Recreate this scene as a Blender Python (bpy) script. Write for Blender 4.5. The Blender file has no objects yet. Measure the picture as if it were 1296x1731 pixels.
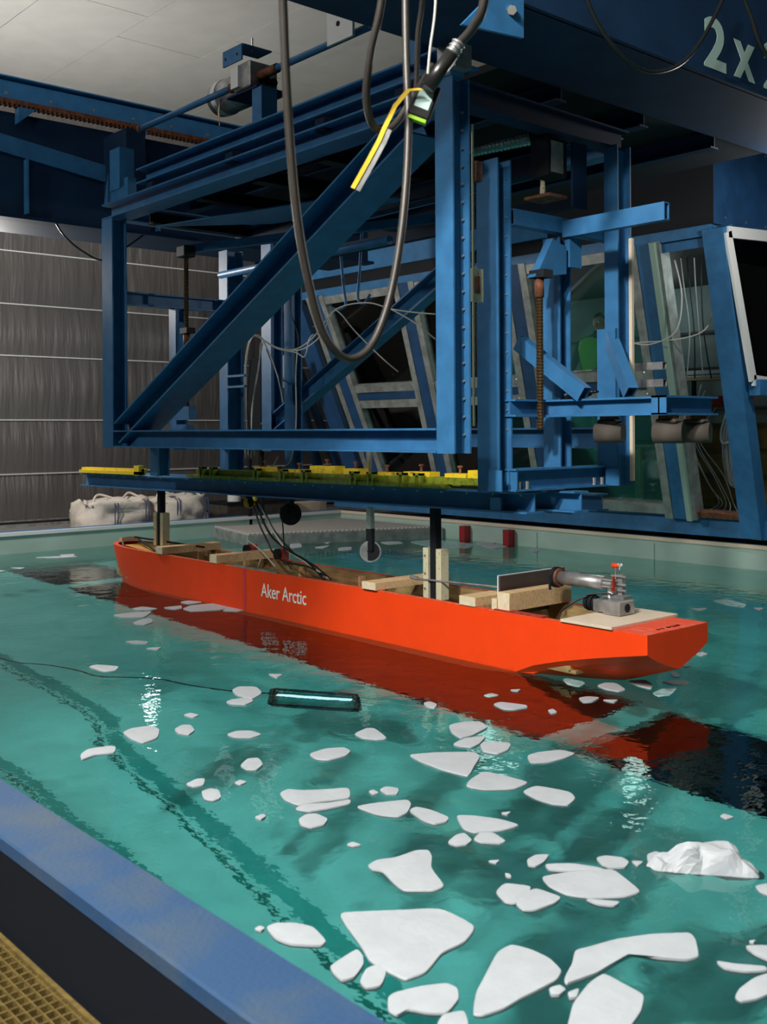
import bpy, bmesh, math, random
from mathutils import Vector, Matrix, noise
random.seed(7)
sc = bpy.context.scene
COL = sc.collection

# ------------------------------------------------------------------ camera, world, lights, exposure
EYE = 1.5                      # eye height above the water, metres
FPX = 1800.0                   # focal length in pixels of the 1296x1731 frame
CX, CY, ROLL = 648.0, 727.0, 0.0056
AZ = math.radians(41.06)
FW = Vector((-math.cos(AZ), math.sin(AZ), 0)); RT = Vector((math.sin(AZ), math.cos(AZ), 0)); UP = Vector((0, 0, 1))
cam = bpy.data.cameras.new('camera'); camo = bpy.data.objects.new('camera', cam); COL.objects.link(camo); sc.camera = camo
cam.sensor_width = 36; cam.lens = FPX / 1731 * 36; cam.shift_y = -138.5 / 1731; cam.clip_end = 200
cam.dof.use_dof = True; cam.dof.focus_distance = 7.4; cam.dof.aperture_fstop = 4.0
R0 = Matrix(((RT.x, UP.x, -FW.x), (RT.y, UP.y, -FW.y), (RT.z, UP.z, -FW.z)))
camo.matrix_world = Matrix.Translation((0, 0, EYE)) @ R0.to_4x4() @ Matrix.Rotation(-ROLL, 4, 'Z')

w = bpy.data.worlds.new('hall_ambience'); sc.world = w; w.use_nodes = True
w.node_tree.nodes['Background'].inputs['Color'].default_value = (0.62, 0.8, 1.0, 1)
w.node_tree.nodes['Background'].inputs['Strength'].default_value = 0.012

def lamp(name, loc, power, radius=.14, color=(1, .96, .9), spot=None, target=None, blend=.3):
    l = bpy.data.lights.new(name, 'SPOT' if spot else 'POINT')
    l.energy = power; l.shadow_soft_size = radius; l.color = color
    o = bpy.data.objects.new(name, l); COL.objects.link(o); o.location = loc
    if spot:
        l.spot_size = math.radians(spot); l.spot_blend = blend
        o.rotation_euler = (Vector(target) - Vector(loc)).to_track_quat('-Z', 'Y').to_euler()
    l.cycles.is_caustics_light = True
    return o
lamp('hall_key_fill', (-1.9, -1.9, 6.0), 2500, .24)
lamp('hall_key_fill', (-0.5, -2.6, 5.9), 1000, .25)  # second half of the key, added to soften shadows
lamp('girder_fill', (-4.05, 8.4, 3.55), 115, .12)  # unseen lamp added to brighten the far basin wall
lamp('hall_key_fill', (-7.0, -3.6, 5.9), 480, .3)  # unseen fill added to even out the left side
lamp('hall_key_fill', (-11.9, 4.35, 3.3), 430, .25)  # unseen fill added to brighten the basin end and foil wall

sc.view_settings.view_transform = 'Standard'; sc.view_settings.look = 'None'
sc.view_settings.gamma = 1; sc.view_settings.use_curve_mapping = False
sc.view_settings.exposure = 0.1
sc.cycles.max_bounces = 8; sc.cycles.transmission_bounces = 6; sc.cycles.transparent_max_bounces = 8
sc.cycles.sample_clamp_indirect = 3.0

# ------------------------------------------------------------------ pixel helpers: a camera ray through an image pixel met with a chosen plane
def P(u, v, X=None, Y=None, Z=None, D=None, n=None, c=None):
    du, dv = u - CX, v - CY
    a = (du - ROLL * dv) / FPX; b = (ROLL * du + dv) / FPX
    d = FW + RT * a - UP * b
    if X is not None: t = X / d.x
    elif Y is not None: t = Y / d.y
    elif Z is not None: t = (Z - EYE) / d.z
    elif D is not None: t = D
    else: t = (c - n[2] * EYE) / (n[0] * d.x + n[1] * d.y + n[2] * d.z)
    return Vector((0, 0, EYE)) + d * t
def PR(u, v, depth):           # point under water, with refraction
    p = P(u, v, Z=0); h = math.hypot(p.x, p.y); s = h / math.hypot(h, EYE) / 1.33
    t = s / math.sqrt(1 - s * s) * depth
    return Vector((p.x * (1 + t / h), p.y * (1 + t / h), -depth))
def PS(u, v, off=0): return P(u, v, n=(0, 1, .312), c=10.443 + off)   # slanted window wall of the cabin
def zpx(pts, ox, oy, s=2.7): return [(ox + x / s, oy + y / s) for x, y in pts]

# ------------------------------------------------------------------ materials
def mat(name, col, rough=.5, metal=0, var=0, vscale=4, bump=0, bscale=40, col2=None, thresh=None, spec=.5, stretch=None, coat=0):
    m = bpy.data.materials.new(name); m.use_nodes = True; nt = m.node_tree; b = nt.nodes['Principled BSDF']
    b.inputs['Base Color'].default_value = (*col, 1); b.inputs['Roughness'].default_value = rough
    b.inputs['Metallic'].default_value = metal; b.inputs['Specular IOR Level'].default_value = spec
    if coat: b.inputs['Coat Weight'].default_value = coat
    tc = nt.nodes.new('ShaderNodeTexCoord'); mp = nt.nodes.new('ShaderNodeMapping')
    nt.links.new(tc.outputs['Object'], mp.inputs['Vector'])
    if stretch: mp.inputs['Scale'].default_value = stretch
    if var or col2:
        n = nt.nodes.new('ShaderNodeTexNoise'); n.inputs['Scale'].default_value = vscale; n.inputs['Detail'].default_value = 6
        nt.links.new(mp.outputs[0], n.inputs['Vector'])
        r = nt.nodes.new('ShaderNodeValToRGB')
        c2 = col2 or tuple(min(1, x * (1 + var)) for x in col)
        c1 = col if col2 else tuple(x * (1 - var) for x in col)
        lo, hi = thresh or (.35, .65)
        r.color_ramp.elements[0].position = lo; r.color_ramp.elements[1].position = hi
        r.color_ramp.elements[0].color = (*c1, 1); r.color_ramp.elements[1].color = (*c2, 1)
        nt.links.new(n.outputs['Fac'], r.inputs['Fac']); nt.links.new(r.outputs['Color'], b.inputs['Base Color'])
    if bump:
        n2 = nt.nodes.new('ShaderNodeTexNoise'); n2.inputs['Scale'].default_value = bscale; n2.inputs['Detail'].default_value = 4
        nt.links.new(mp.outputs[0], n2.inputs['Vector'])
        bp = nt.nodes.new('ShaderNodeBump'); bp.inputs['Strength'].default_value = bump; bp.inputs['Distance'].default_value = .02
        nt.links.new(n2.outputs['Fac'], bp.inputs['Height']); nt.links.new(bp.outputs[0], b.inputs['Normal'])
    return m
def glow(name, col, s):
    m = bpy.data.materials.new(name); m.use_nodes = True; b = m.node_tree.nodes['Principled BSDF']
    b.inputs['Emission Color'].default_value = (*col, 1); b.inputs['Emission Strength'].default_value = s; return m
BLUE = (.034, .15, .33)
M = dict(
    blue=mat('blue_paint', BLUE, .45, spec=.3, var=.12, vscale=9, bump=.05, bscale=160),
    bluedark=mat('dark_shaded_blue_paint', (.008, .028, .07), .7, var=.15, vscale=3, spec=.15),  # girder blue; on inner frame members the shade is put into it
    rim=mat('worn_blue_rim_paint', (.022, .06, .135), .65, spec=.25, col2=(.055, .08, .11), vscale=4.5, thresh=(.42, .72), bump=.15, bscale=60),
    bluemid=mat('shaded_cabin_blue_paint', (.016, .065, .17), .5, var=.15, vscale=5, spec=.3),  # frame blue darkened to carry the shade on the cabin
    steel=mat('grey_steel', (.42, .42, .42), .4, .7, var=.25, vscale=14, bump=.06, bscale=90),
    alu=mat('aluminium_frame', (.30, .31, .30), .5, .4, var=.25, vscale=8),
    bolt=mat('zinc_bolt', (.55, .53, .48), .35, .8),
    black=mat('black_rubber', (.012, .012, .012), .32),
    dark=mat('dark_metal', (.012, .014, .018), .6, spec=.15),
    rust=mat('rusty_brown_metal', (.16, .055, .025), .7, .2, var=.5, vscale=25),
    cream=mat('cream_paint_rust_specks', (.62, .58, .40), .5, col2=(.16, .09, .04), vscale=55, thresh=(.62, .7)),
    yellow=mat('yellow_paint', (.78, .55, .02), .45, col2=(.25, .17, .02), vscale=30, thresh=(.58, .72)),
    green=mat('olive_yellow_rail_paint', (.20, .24, .012), .5, col2=(.06, .08, .01), vscale=22, thresh=(.45, .7)),
    red=mat('orange_red_hull_paint', (.90, .055, .004), .5, var=.03, vscale=6, spec=.25),
    redtop=mat('worn_red_gunwale_paint', (.80, .07, .02), .5, col2=(.8, .2, .12), vscale=24, thresh=(.5, .72)),
    redold=mat('dull_red_paint', (.35, .03, .015), .6, var=.3, vscale=20),
    wood=mat('pale_pine', (.66, .45, .24), .6, var=.16, vscale=7, stretch=(1, 9, 9), bump=.05),
    woodend=mat('pine_end_grain', (.74, .6, .42), .7, var=.08, vscale=30),
    ply=mat('pale_plywood', (.72, .6, .46), .6, var=.06, vscale=12, stretch=(2, 8, 8)),
    lining=mat('hull_lining_wood', (.30, .21, .09), .6, var=.35, vscale=5, stretch=(1, 3, 6)),
    ochre=mat('ochre_bow_deck', (.62, .30, .05), .6, var=.15, vscale=10),
    plate=mat('dark_brown_plate', (.05, .035, .032), .45, var=.12, vscale=10),
    white=mat('white_plastic', (.75, .76, .76), .4),
    ice=mat('white_model_ice', (.42, .455, .485), .55, var=.05, vscale=9, bump=.12, bscale=30),
    iceclear=mat('half_melted_ice', (.33, .52, .52), .25, var=.25, vscale=20, bump=.3, bscale=40),
    basin=mat('pale_teal_basin_paint', (.42, .56, .50), .45, var=.08, vscale=2),
    basinfloor=mat('teal_basin_liner', (.24, .53, .51), .7, col2=(.36, .67, .65), vscale=1.3, thresh=(.3, .7), bump=.12, bscale=5),
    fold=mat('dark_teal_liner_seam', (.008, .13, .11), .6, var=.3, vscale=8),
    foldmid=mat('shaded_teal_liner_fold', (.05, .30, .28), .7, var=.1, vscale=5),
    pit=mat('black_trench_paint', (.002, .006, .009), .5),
    ceil=mat('grey_ceiling_board', (.47, .46, .44), .9, var=.04, vscale=3),
    concrete=mat('concrete', (.30, .29, .27), .8, var=.15, vscale=6),
    grate=mat('brass_brown_grating', (.15, .105, .03), .6, .3, var=.3, vscale=40),
    walldark=mat('dark_wall', (.02, .022, .026), .8),
    cabin=mat('cabin_interior_teal', (.035, .06, .062), .7, var=.2, vscale=3),
    hose=mat('ribbed_black_hose', (.03, .026, .022), .45, .1),
    cable=mat('light_grey_cable', (.62, .60, .56), .5),
    spindle=mat('greased_spindle', (.09, .05, .02), .35, .6),
    duct=mat('flexible_foil_duct', (.5, .5, .48), .3, .8),
    cloth=mat('off_white_bag_fabric', (.62, .55, .48), .9, var=.08, vscale=8, bump=.5, bscale=9),
    navy=mat('navy_strap', (.03, .05, .12), .8),
    foam=mat('dark_foam', (.06, .05, .042), .85, var=.2, vscale=10),
    tape=mat('dark_red_tape', (.33, .012, .02), .4),
    letter=mat('white_lettering', (.95, .95, .95), .7, spec=.1),
    letter2=mat('pale_green_lettering', (.36, .50, .46), .6),
    birch=mat('birch_wood', (.55, .36, .14), .5, var=.1, vscale=9),
    vest=mat('green_hi_vis_fabric', (.16, .62, .03), .7),
    trousers=mat('dark_trousers', (.012, .013, .02), .9),
    skin=mat('skin', (.5, .25, .16), .5),
    hair=mat('dark_hair', (.015, .01, .008), .6),
    gratewhite=mat('pale_grating', (.55, .50, .46), .7, col2=(.25, .23, .21), vscale=160, thresh=(.45, .55)),
    label=mat('pale_label', (.45, .62, .58), .5),
)
def foil_mat():
    m = bpy.data.materials.new('grey_foil_sheet'); m.use_nodes = True; nt = m.node_tree; b = nt.nodes['Principled BSDF']
    b.inputs['Base Color'].default_value = (.20, .185, .18, 1); b.inputs['Metallic'].default_value = .55; b.inputs['Roughness'].default_value = .34
    tc = nt.nodes.new('ShaderNodeTexCoord'); mp = nt.nodes.new('ShaderNodeMapping'); mp.inputs['Scale'].default_value = (1, 3, .35)
    n = nt.nodes.new('ShaderNodeTexNoise'); n.inputs['Scale'].default_value = 2.4; n.inputs['Detail'].default_value = 5
    bp = nt.nodes.new('ShaderNodeBump'); bp.inputs['Strength'].default_value = .6; bp.inputs['Distance'].default_value = .05
    nt.links.new(tc.outputs['Object'], mp.inputs[0]); nt.links.new(mp.outputs[0], n.inputs['Vector'])
    nt.links.new(n.outputs[0], bp.inputs['Height']); nt.links.new(bp.outputs[0], b.inputs['Normal'])
    return m
M['foil'] = foil_mat()
def pane_mat(name, tint, fac):
    m = bpy.data.materials.new(name); m.use_nodes = True; nt = m.node_tree; nt.nodes.clear()
    o = nt.nodes.new('ShaderNodeOutputMaterial'); t = nt.nodes.new('ShaderNodeBsdfTransparent'); g = nt.nodes.new('ShaderNodeBsdfGlossy')
    f = nt.nodes.new('ShaderNodeFresnel'); mx = nt.nodes.new('ShaderNodeMixShader')
    t.inputs[0].default_value = (*tint, 1); g.inputs['Roughness'].default_value = .03; f.inputs[0].default_value = fac
    nt.links.new(f.outputs[0], mx.inputs[0]); nt.links.new(t.outputs[0], mx.inputs[1]); nt.links.new(g.outputs[0], mx.inputs[2]); nt.links.new(mx.outputs[0], o.inputs[0])
    return m
M['pane'] = pane_mat('window_glass', (.75, .84, .82), 1.45)
M['paneteal'] = pane_mat('teal_tinted_glass', (.5, .76, .72), 1.5)
def water_mat():
    m = bpy.data.materials.new('basin_water'); m.use_nodes = True; nt = m.node_tree; nt.nodes.clear()
    o = nt.nodes.new('ShaderNodeOutputMaterial'); g = nt.nodes.new('ShaderNodeBsdfGlass'); g.inputs['IOR'].default_value = 1.33; g.inputs['Roughness'].default_value = 0
    g.inputs['Color'].default_value = (.93, 1, .99, 1)
    tc = nt.nodes.new('ShaderNodeTexCoord')
    n = nt.nodes.new('ShaderNodeTexNoise'); n.inputs['Scale'].default_value = 8; n.inputs['Detail'].default_value = 3
    bp = nt.nodes.new('ShaderNodeBump'); bp.inputs['Strength'].default_value = .13; bp.inputs['Distance'].default_value = .03
    nt.links.new(tc.outputs['Object'], n.inputs['Vector']); nt.links.new(n.outputs[0], bp.inputs['Height'])
    nt.links.new(bp.outputs[0], g.inputs['Normal']); nt.links.new(g.outputs[0], o.inputs[0])
    va = nt.nodes.new('ShaderNodeVolumeAbsorption'); va.inputs['Color'].default_value = (.5, .95, .95, 1); va.inputs['Density'].default_value = .2
    nt.links.new(va.outputs[0], o.inputs['Volume'])
    return m
M['water'] = water_mat()

# ------------------------------------------------------------------ building helpers
class MB:
    def __init__(s): s.v = []; s.f = []
    def add(s, v, f):
        k = len(s.v); s.v += [Vector(x) for x in v]; s.f += [tuple(i + k for i in q) for q in f]; return s
    def box(s, a, b):
        v = [(x, y, z) for x in (a[0], b[0]) for y in (a[1], b[1]) for z in (a[2], b[2])]
        lo = [min(a[i], b[i]) for i in range(3)]; hi = [max(a[i], b[i]) for i in range(3)]
        v = [(x, y, z) for x in (lo[0], hi[0]) for y in (lo[1], hi[1]) for z in (lo[2], hi[2])]
        return s.add(v, [(0, 1, 3, 2), (4, 6, 7, 5), (0, 4, 5, 1), (2, 3, 7, 6), (0, 2, 6, 4), (1, 5, 7, 3)])
    def obox(s, c, ax, ay, az):           # centre and three half-axis vectors
        c = Vector(c); ax, ay, az = Vector(ax), Vector(ay), Vector(az)
        if ax.cross(ay).dot(az) < 0: az = -az
        v = [c + ax * i + ay * j + az * k for i in (-1, 1) for j in (-1, 1) for k in (-1, 1)]
        return s.add(v, [(0, 1, 3, 2), (4, 6, 7, 5), (0, 4, 5, 1), (2, 3, 7, 6), (0, 2, 6, 4), (1, 5, 7, 3)])
    def bar(s, a, b, up, h, w):           # solid bar from a to b; h along up, w across
        a, b = Vector(a), Vector(b); t = (b - a).normalized(); up = Vector(up); up = (up - t * up.dot(t)).normalized(); sd = t.cross(up)
        return s.obox((a + b) / 2, (b - a) / 2, sd * w / 2, up * h / 2)
    def hbeam(s, a, b, up, h, w, tf=.012, tw=.01):   # rolled section, flanges across `up`
        a, b = Vector(a), Vector(b); t = (b - a).normalized(); up = Vector(up); up = (up - t * up.dot(t)).normalized(); sd = t.cross(up)
        L = (b - a) / 2; c = (a + b) / 2
        for k in (-1, 1): s.obox(c + up * k * (h / 2 - tf / 2), L, sd * w / 2, up * tf / 2)
        return s.obox(c, L, sd * tw / 2, up * (h / 2 - tf))
    def channel(s, a, b, up, h, w, side, t_=.01):    # C section: web on one side
        a, b = Vector(a), Vector(b); t = (b - a).normalized(); up = Vector(up); up = (up - t * up.dot(t)).normalized(); sd = Vector(side)
        L = (b - a) / 2; c = (a + b) / 2
        for k in (-1, 1): s.obox(c + up * k * (h / 2 - t_ / 2), L, sd * w / 2, up * t_ / 2)
        return s.obox(c - sd * (w / 2 - t_ / 2), L, sd * t_ / 2, up * h / 2)
    def hollow(s, a, b, up, h, w, t_=.006):          # open rectangular tube
        a, b = Vector(a), Vector(b); t = (b - a).normalized(); up = Vector(up); up = (up - t * up.dot(t)).normalized(); sd = t.cross(up)
        L = (b - a) / 2; c = (a + b) / 2
        for k in (-1, 1):
            s.obox(c + up * k * (h / 2 - t_ / 2), L, sd * w / 2, up * t_ / 2)
            s.obox(c + sd * k * (w / 2 - t_ / 2), L, sd * t_ / 2, up * (h / 2 - t_))
        return s
    def cyl(s, a, b, r, n=14, r2=None, cap=True):
        a, b = Vector(a), Vector(b); r2 = r if r2 is None else r2
        t = (b - a).normalized(); x = t.orthogonal().normalized(); y = t.cross(x)
        v = []
        for p, q in ((a, r), (b, r2)):
            v += [p + (x * math.cos(2 * math.pi * i / n) + y * math.sin(2 * math.pi * i / n)) * q for i in range(n)]
        f = [(i, (i + 1) % n, n + (i + 1) % n, n + i) for i in range(n)]
        if cap: f += [tuple(range(n - 1, -1, -1)), tuple(range(n, 2 * n))]
        return s.add(v, f)
    def ring(s, c, ax, ro, ri, h, n=24):             # washer / rimmed wheel
        c = Vector(c); t = Vector(ax).normalized(); x = t.orthogonal().normalized(); y = t.cross(x); v = []
        for r, k in ((ro, -1), (ro, 1), (ri, 1), (ri, -1)):
            v += [c + t * k * h / 2 + (x * math.cos(2 * math.pi * i / n) + y * math.sin(2 * math.pi * i / n)) * r for i in range(n)]
        f = []
        for q in range(4):
            for i in range(n): f.append((q * n + i, q * n + (i + 1) % n, ((q + 1) % 4) * n + (i + 1) % n, ((q + 1) % 4) * n + i))
        return s.add(v, f)
    def tube(s, pts, r, n=8, smooth=6, closed=False):
        pts = [Vector(p) for p in pts]
        if smooth and len(pts) > 2:
            q = []
            for i in range(len(pts) - 1):
                p0 = pts[max(i - 1, 0)]; p1 = pts[i]; p2 = pts[i + 1]; p3 = pts[min(i + 2, len(pts) - 1)]
                for k in range(smooth):
                    t = k / smooth
                    q.append(.5 * ((2 * p1) + (p2 - p0) * t + (2 * p0 - 5 * p1 + 4 * p2 - p3) * t * t + (3 * p1 - p0 - 3 * p2 + p3) * t ** 3))
            q.append(pts[-1]); pts = q
        v = []; f = []; prev = None
        for i, p in enumerate(pts):
            t = (pts[min(i + 1, len(pts) - 1)] - pts[max(i - 1, 0)]).normalized()
            x = t.orthogonal().normalized() if prev is None else (prev - t * prev.dot(t)).normalized()
            prev = x; y = t.cross(x)
            v += [p + (x * math.cos(2 * math.pi * k / n) + y * math.sin(2 * math.pi * k / n)) * r for k in range(n)]
            if i:
                o = (i - 1) * n
                f += [(o + k, o + (k + 1) % n, o + n + (k + 1) % n, o + n + k) for k in range(n)]
        f += [tuple(range(n - 1, -1, -1)), tuple(range(len(v) - n, len(v)))]
        return s.add(v, f)
    def prism(s, poly, ext):                         # planar polygon (world points) pushed along ext
        n = len(poly); ext = Vector(ext)
        v = [Vector(p) for p in poly] + [Vector(p) + ext for p in poly]
        f = [tuple(range(n - 1, -1, -1)), tuple(range(n, 2 * n))] + [(i, (i + 1) % n, n + (i + 1) % n, n + i) for i in range(n)]
        return s.add(v, f)
    def build(s, name, m, parent=None, smooth=False, bevel=0, label=None, rec=False):
        off = Vector(OFF.get(parent.name, (0, 0, 0))) if parent else Vector((0, 0, 0))
        me = bpy.data.meshes.new(name); me.from_pydata([x - off for x in s.v], [], s.f)
        bm = bmesh.new(); bm.from_mesh(me); bmesh.ops.recalc_face_normals(bm, faces=bm.faces)
        if bevel: bmesh.ops.bevel(bm, geom=list(bm.edges), offset=bevel, segments=1, affect='EDGES')
        bm.to_mesh(me); bm.free()
        if smooth:
            for p in me.polygons: p.use_smooth = len(p.vertices) == 4
        if m: me.materials.append(M[m] if isinstance(m, str) else m)
        o = bpy.data.objects.new(name, me); COL.objects.link(o)
        if parent: o.parent = parent; OFF[o.name] = OFF.get(parent.name, (0, 0, 0))
        if label: o['label'] = label
        if rec: o.cycles.is_caustics_receiver = True
        return o
OFF = {}
def thing(name, label, cat, loc, group=None):
    o = bpy.data.objects.new(name, None); COL.objects.link(o); o.location = loc; OFF[o.name] = tuple(loc); o.empty_display_size = .1
    o['label'] = label; o['category'] = cat
    if group: o['group'] = group
    return o
def tag(o, label, cat, group=None, kind=None):
    o['label'] = label; o['category'] = cat
    if group: o['group'] = group
    if kind: o['kind'] = kind
    return o
def struct(o): o['kind'] = 'structure'; return o
def copy_part(src, parent, delta):
    o = src.copy(); COL.objects.link(o); o.parent = parent; o.location = src.location + Vector(delta); return o
def text(body, name, m, parent, origin, xd, ud, height, width, bold=0, depth=.002, spacing=1):
    c = bpy.data.curves.new(name, 'FONT'); c.body = body; c.size = 1; c.extrude = .5; c.offset = bold; c.space_character = spacing
    t = bpy.data.objects.new('tmp_text', c); COL.objects.link(t)
    dg = bpy.context.evaluated_depsgraph_get(); dg.update(); me = bpy.data.meshes.new_from_object(t.evaluated_get(dg))
    bpy.data.objects.remove(t)
    xs = [q.co.x for q in me.vertices]; ys = [q.co.y for q in me.vertices]
    x0, x1, y1 = min(xs), max(xs), max(ys)
    xd, ud = Vector(xd), Vector(ud); nd = xd.cross(ud); off = Vector(OFF.get(parent.name, (0, 0, 0)))
    for q in me.vertices:
        q.co = Vector(origin) - off + xd * (q.co.x - x0) / (x1 - x0) * width + ud * q.co.y / y1 * height + nd * (q.co.z + .5) * depth
    me.materials.clear(); me.materials.append(M[m]); me.name = name
    o = bpy.data.objects.new(name, me); COL.objects.link(o); o.parent = parent; return o
XX, YY, ZZ = Vector((1, 0, 0)), Vector((0, 1, 0)), Vector((0, 0, 1))

# ================================================================== THE SETTING
DEP = 1.5                                   # depth of the basin
PY0, PY1 = 5.1, 6.2                         # trench along the basin floor
xs0 = PR(900, 1255, DEP).x; xs1 = xs0 + .24
m = MB(); m.box((-12.9, 1.48, -DEP - .1), (6, PY0, -DEP)); m.box((-12.9, PY1, -DEP - .1), (6, 10.35, -DEP))
m.box((-11.5, PY0, -DEP - .1), (-11.25, PY1, -DEP)); m.box((xs0, PY0, -DEP - .1), (xs1, PY1, -DEP)); m.box((2.5, PY0, -DEP - .1), (6, PY1, -DEP))
fb = struct(m.build('floor_basin', 'basinfloor', rec=True))
m = MB()
for a, b in ((-12.9, -11.5), (-11.25, xs0), (xs1, 2.5)):
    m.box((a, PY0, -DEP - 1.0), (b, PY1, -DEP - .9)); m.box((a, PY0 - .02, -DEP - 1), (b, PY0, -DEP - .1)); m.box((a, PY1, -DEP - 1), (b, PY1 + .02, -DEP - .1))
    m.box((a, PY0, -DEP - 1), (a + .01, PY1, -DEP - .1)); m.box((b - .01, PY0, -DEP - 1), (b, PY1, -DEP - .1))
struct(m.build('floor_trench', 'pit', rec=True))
# basin walls and their rims
def rimwall(name, a, b, mat_='basin'): return struct(MB().box(a, b).build(name, mat_, rec=True))
wn = rimwall('wall_near', (-13.1, 1.36, -DEP), (6, 1.478, .20))
wf = rimwall('wall_far', (-13.1, 10.35, -DEP), (6, 10.47, .22))
we = rimwall('wall_end', (-13.02, 1.48, -DEP), (-12.9, 10.35, .22))
struct(MB().box((-14, 1.265, .20), (6, 1.48, .25)).build('trim_1', 'rim', bevel=.006))
struct(MB().box((-14, 1.268, -.5), (6, 1.35, .199)).build('trim_7', mat('dark_outer_face', (.006, .008, .012), .8, spec=.1)))  # near-black panel over the near wall's outer face
struct(MB().box((-13.1, 10.335, .22), (6, 10.38, .262)).build('trim_2', 'ply'))
struct(MB().box((-13.1, 10.38, .20), (6, 10.52, .262)).build('trim_3', 'blue'))
struct(MB().box((-12.945, 1.5, .22), (-12.885, 10.33, .262)).build('trim_4', 'white'))
struct(MB().box((-13.06, 1.5, .20), (-12.945, 10.33, .266)).build('trim_5', 'blue'))
# panels of the far basin wall
for i in range(8):
    x = -12.4 + i * 1.75
    struct(MB().box((x, 10.338, -.9), (x + 1.73, 10.35, .19)).build('panel', 'basin', wf, rec=True))
# liner seams on the basin floor
def seam_old(pts, w_, name, h=.05):
    v = []; f = []; n = len(pts)
    for i, (x, y) in enumerate(pts):
        for k, (dy, dz) in enumerate(((-w_, 0), (-w_ * .55, h * .5), (0, h), (w_ * .5, h * .6), (w_ * 1.1, .0))):
            v.append((x, y + dy + noise.noise(Vector((x * 2.1, k * 3., 1))) * .025, -DEP + dz + .003))
    for i in range(n - 1):
        for k in range(4): f.append((i * 5 + k, i * 5 + k + 1, i * 5 + 5 + k + 1, i * 5 + 5 + k))
    m = MB(); m.add(v, f); return m.build(name, 'fold', fb, smooth=True, rec=True)
def strip(pts, w_, m_, z):
    v = []; f = []
    for i, (x, y) in enumerate(pts):
        j = noise.noise(Vector((x * 3, 7, 1))) * .012; v += [(x, y - w_ + j, -DEP + z), (x, y + w_ + j, -DEP + z)]
        if i: k = 2 * i - 2; f.append((k, k + 1, k + 3, k + 2))
    MB().add(v, f).build('liner_seam', m_, fb, rec=True)
def seam(pts, w_, name, h=.03):
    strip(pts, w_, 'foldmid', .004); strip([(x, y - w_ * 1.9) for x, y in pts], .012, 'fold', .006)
seam([(-12.8 + i * .2, 3.4 - .1 * min(1, i / 30)) for i in range(31)] + [(-6.55, 3.28), (-6.35, 3.2)], .05, 'liner_seam', .03)
seam([(-6.3, 3.16)] + [(-6.1 + i * .2, 3.1 - .17 * min(1, i / 15) - .012 * i) for i in range(38)], .055, 'liner_seam', .03)
q = PR(30, 1310, DEP)
seam([(q.x - 4 + i * .2, q.y + .02 * math.sin(i)) for i in range(40)], .035, 'liner_seam', .02)
# floors of the hall
struct(MB().box((-15.6, -4, -.9), (-13.1, 16, .09)).build('floor_end', 'concrete'))
struct(MB().box((-13.1, 10.52, -.9), (6, 16, .0)).build('floor_far', 'concrete'))
struct(MB().box((-13.1, -4, -.7), (6, 1.26, -.5)).build('floor_near', 'dark'))
# walkway grating beside the near wall
g = thing('walkway_grating', 'brown metal grating floor at the lower left corner outside the blue rim', 'grating', (-2, .7, -.06))
m = MB()
for i in range(34): m.box((-5.4, .2 + i * .031, -.065), (.2, .204 + i * .031, -.035))
m.build('bearing_bars', 'grate', g)['kind'] = 'stuff'
m = MB()
for i in range(140): m.box((-5.4 + i * .04, .2, -.052), (-5.394 + i * .04, 1.24, -.038))
m.build('cross_bars', 'grate', g)['kind'] = 'stuff'
MB().box((-5.4, 1.235, -.08), (.2, 1.25, -.03)).build('edge_bar', 'grate', g)
MB().box((-5.4, .2, -.5), (.2, 1.25, -.12)).build('support_tray', 'dark', g)
# ceiling of boards
ce = struct(MB().box((-15.8, -5, 6.44), (7, 17, 6.6)).build('ceiling', 'dark'))
n = 0
for i in range(10):
    for j in range(16):
        x = -15.7 + i * 2.4 + (.8 if j % 2 else 0) - 1.2; y = -3.4 + j * 1.2
        if x > 6.5 or y > 15.5: continue
        dz = random.uniform(-.004, .004)
        MB().box((max(x, -15.7), y, 6.40 + dz), (x + 2.394, y + 1.194, 6.437 + dz)).build('ceiling_board', 'ceil', ce)
# end wall of foil sheets
wl = struct(MB().box((-15.9, -5, -.9), (-15.68, 17, 6.44)).build('wall_left', 'walldark'))
zs = [.13, .87, 1.68, 2.64, 3.41, 4.2, 5.0, 5.7, 6.4]
for a, b in zip(zs, zs[1:]):
    v = []; f = []; ny, nz = 110, 7
    for j in range(nz + 1):
        t = j / nz; z = a + (b - a) * t
        for i in range(ny + 1):
            y = -4.5 + 19 * i / ny
            bul = .035 * math.sin(math.pi * t) + .014 * noise.noise(Vector((y * 2.4, a * 7, t * .8))) * min(1, 4 * t * (1 - t) + .3)
            v.append((-15.62 + bul, y, z - .008 * (y - 4)* 0))
    for j in range(nz):
        for i in range(ny): k = j * (ny + 1) + i; f.append((k, k + 1, k + ny + 2, k + ny + 1))
    MB().add(v, f).build('foil_sheet', 'foil', wl, smooth=True)
    MB().box((-15.62, -4.5, b - .006), (-15.575, 14.5, b + .008)).build('seam_batten', 'white', wl)
struct(MB().box((-15.6, -4.5, .09), (-15.5, 14.5, .13)).build('baseboard_left', 'steel'))
struct(MB().box((-15.6, -4.5, .165), (-15.54, 14.5, .185)).build('trim_6', 'steel'))
struct(MB().box((-15.7, 14.5, -.9), (7, 14.7, 6.44)).build('wall_back', 'walldark'))

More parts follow.
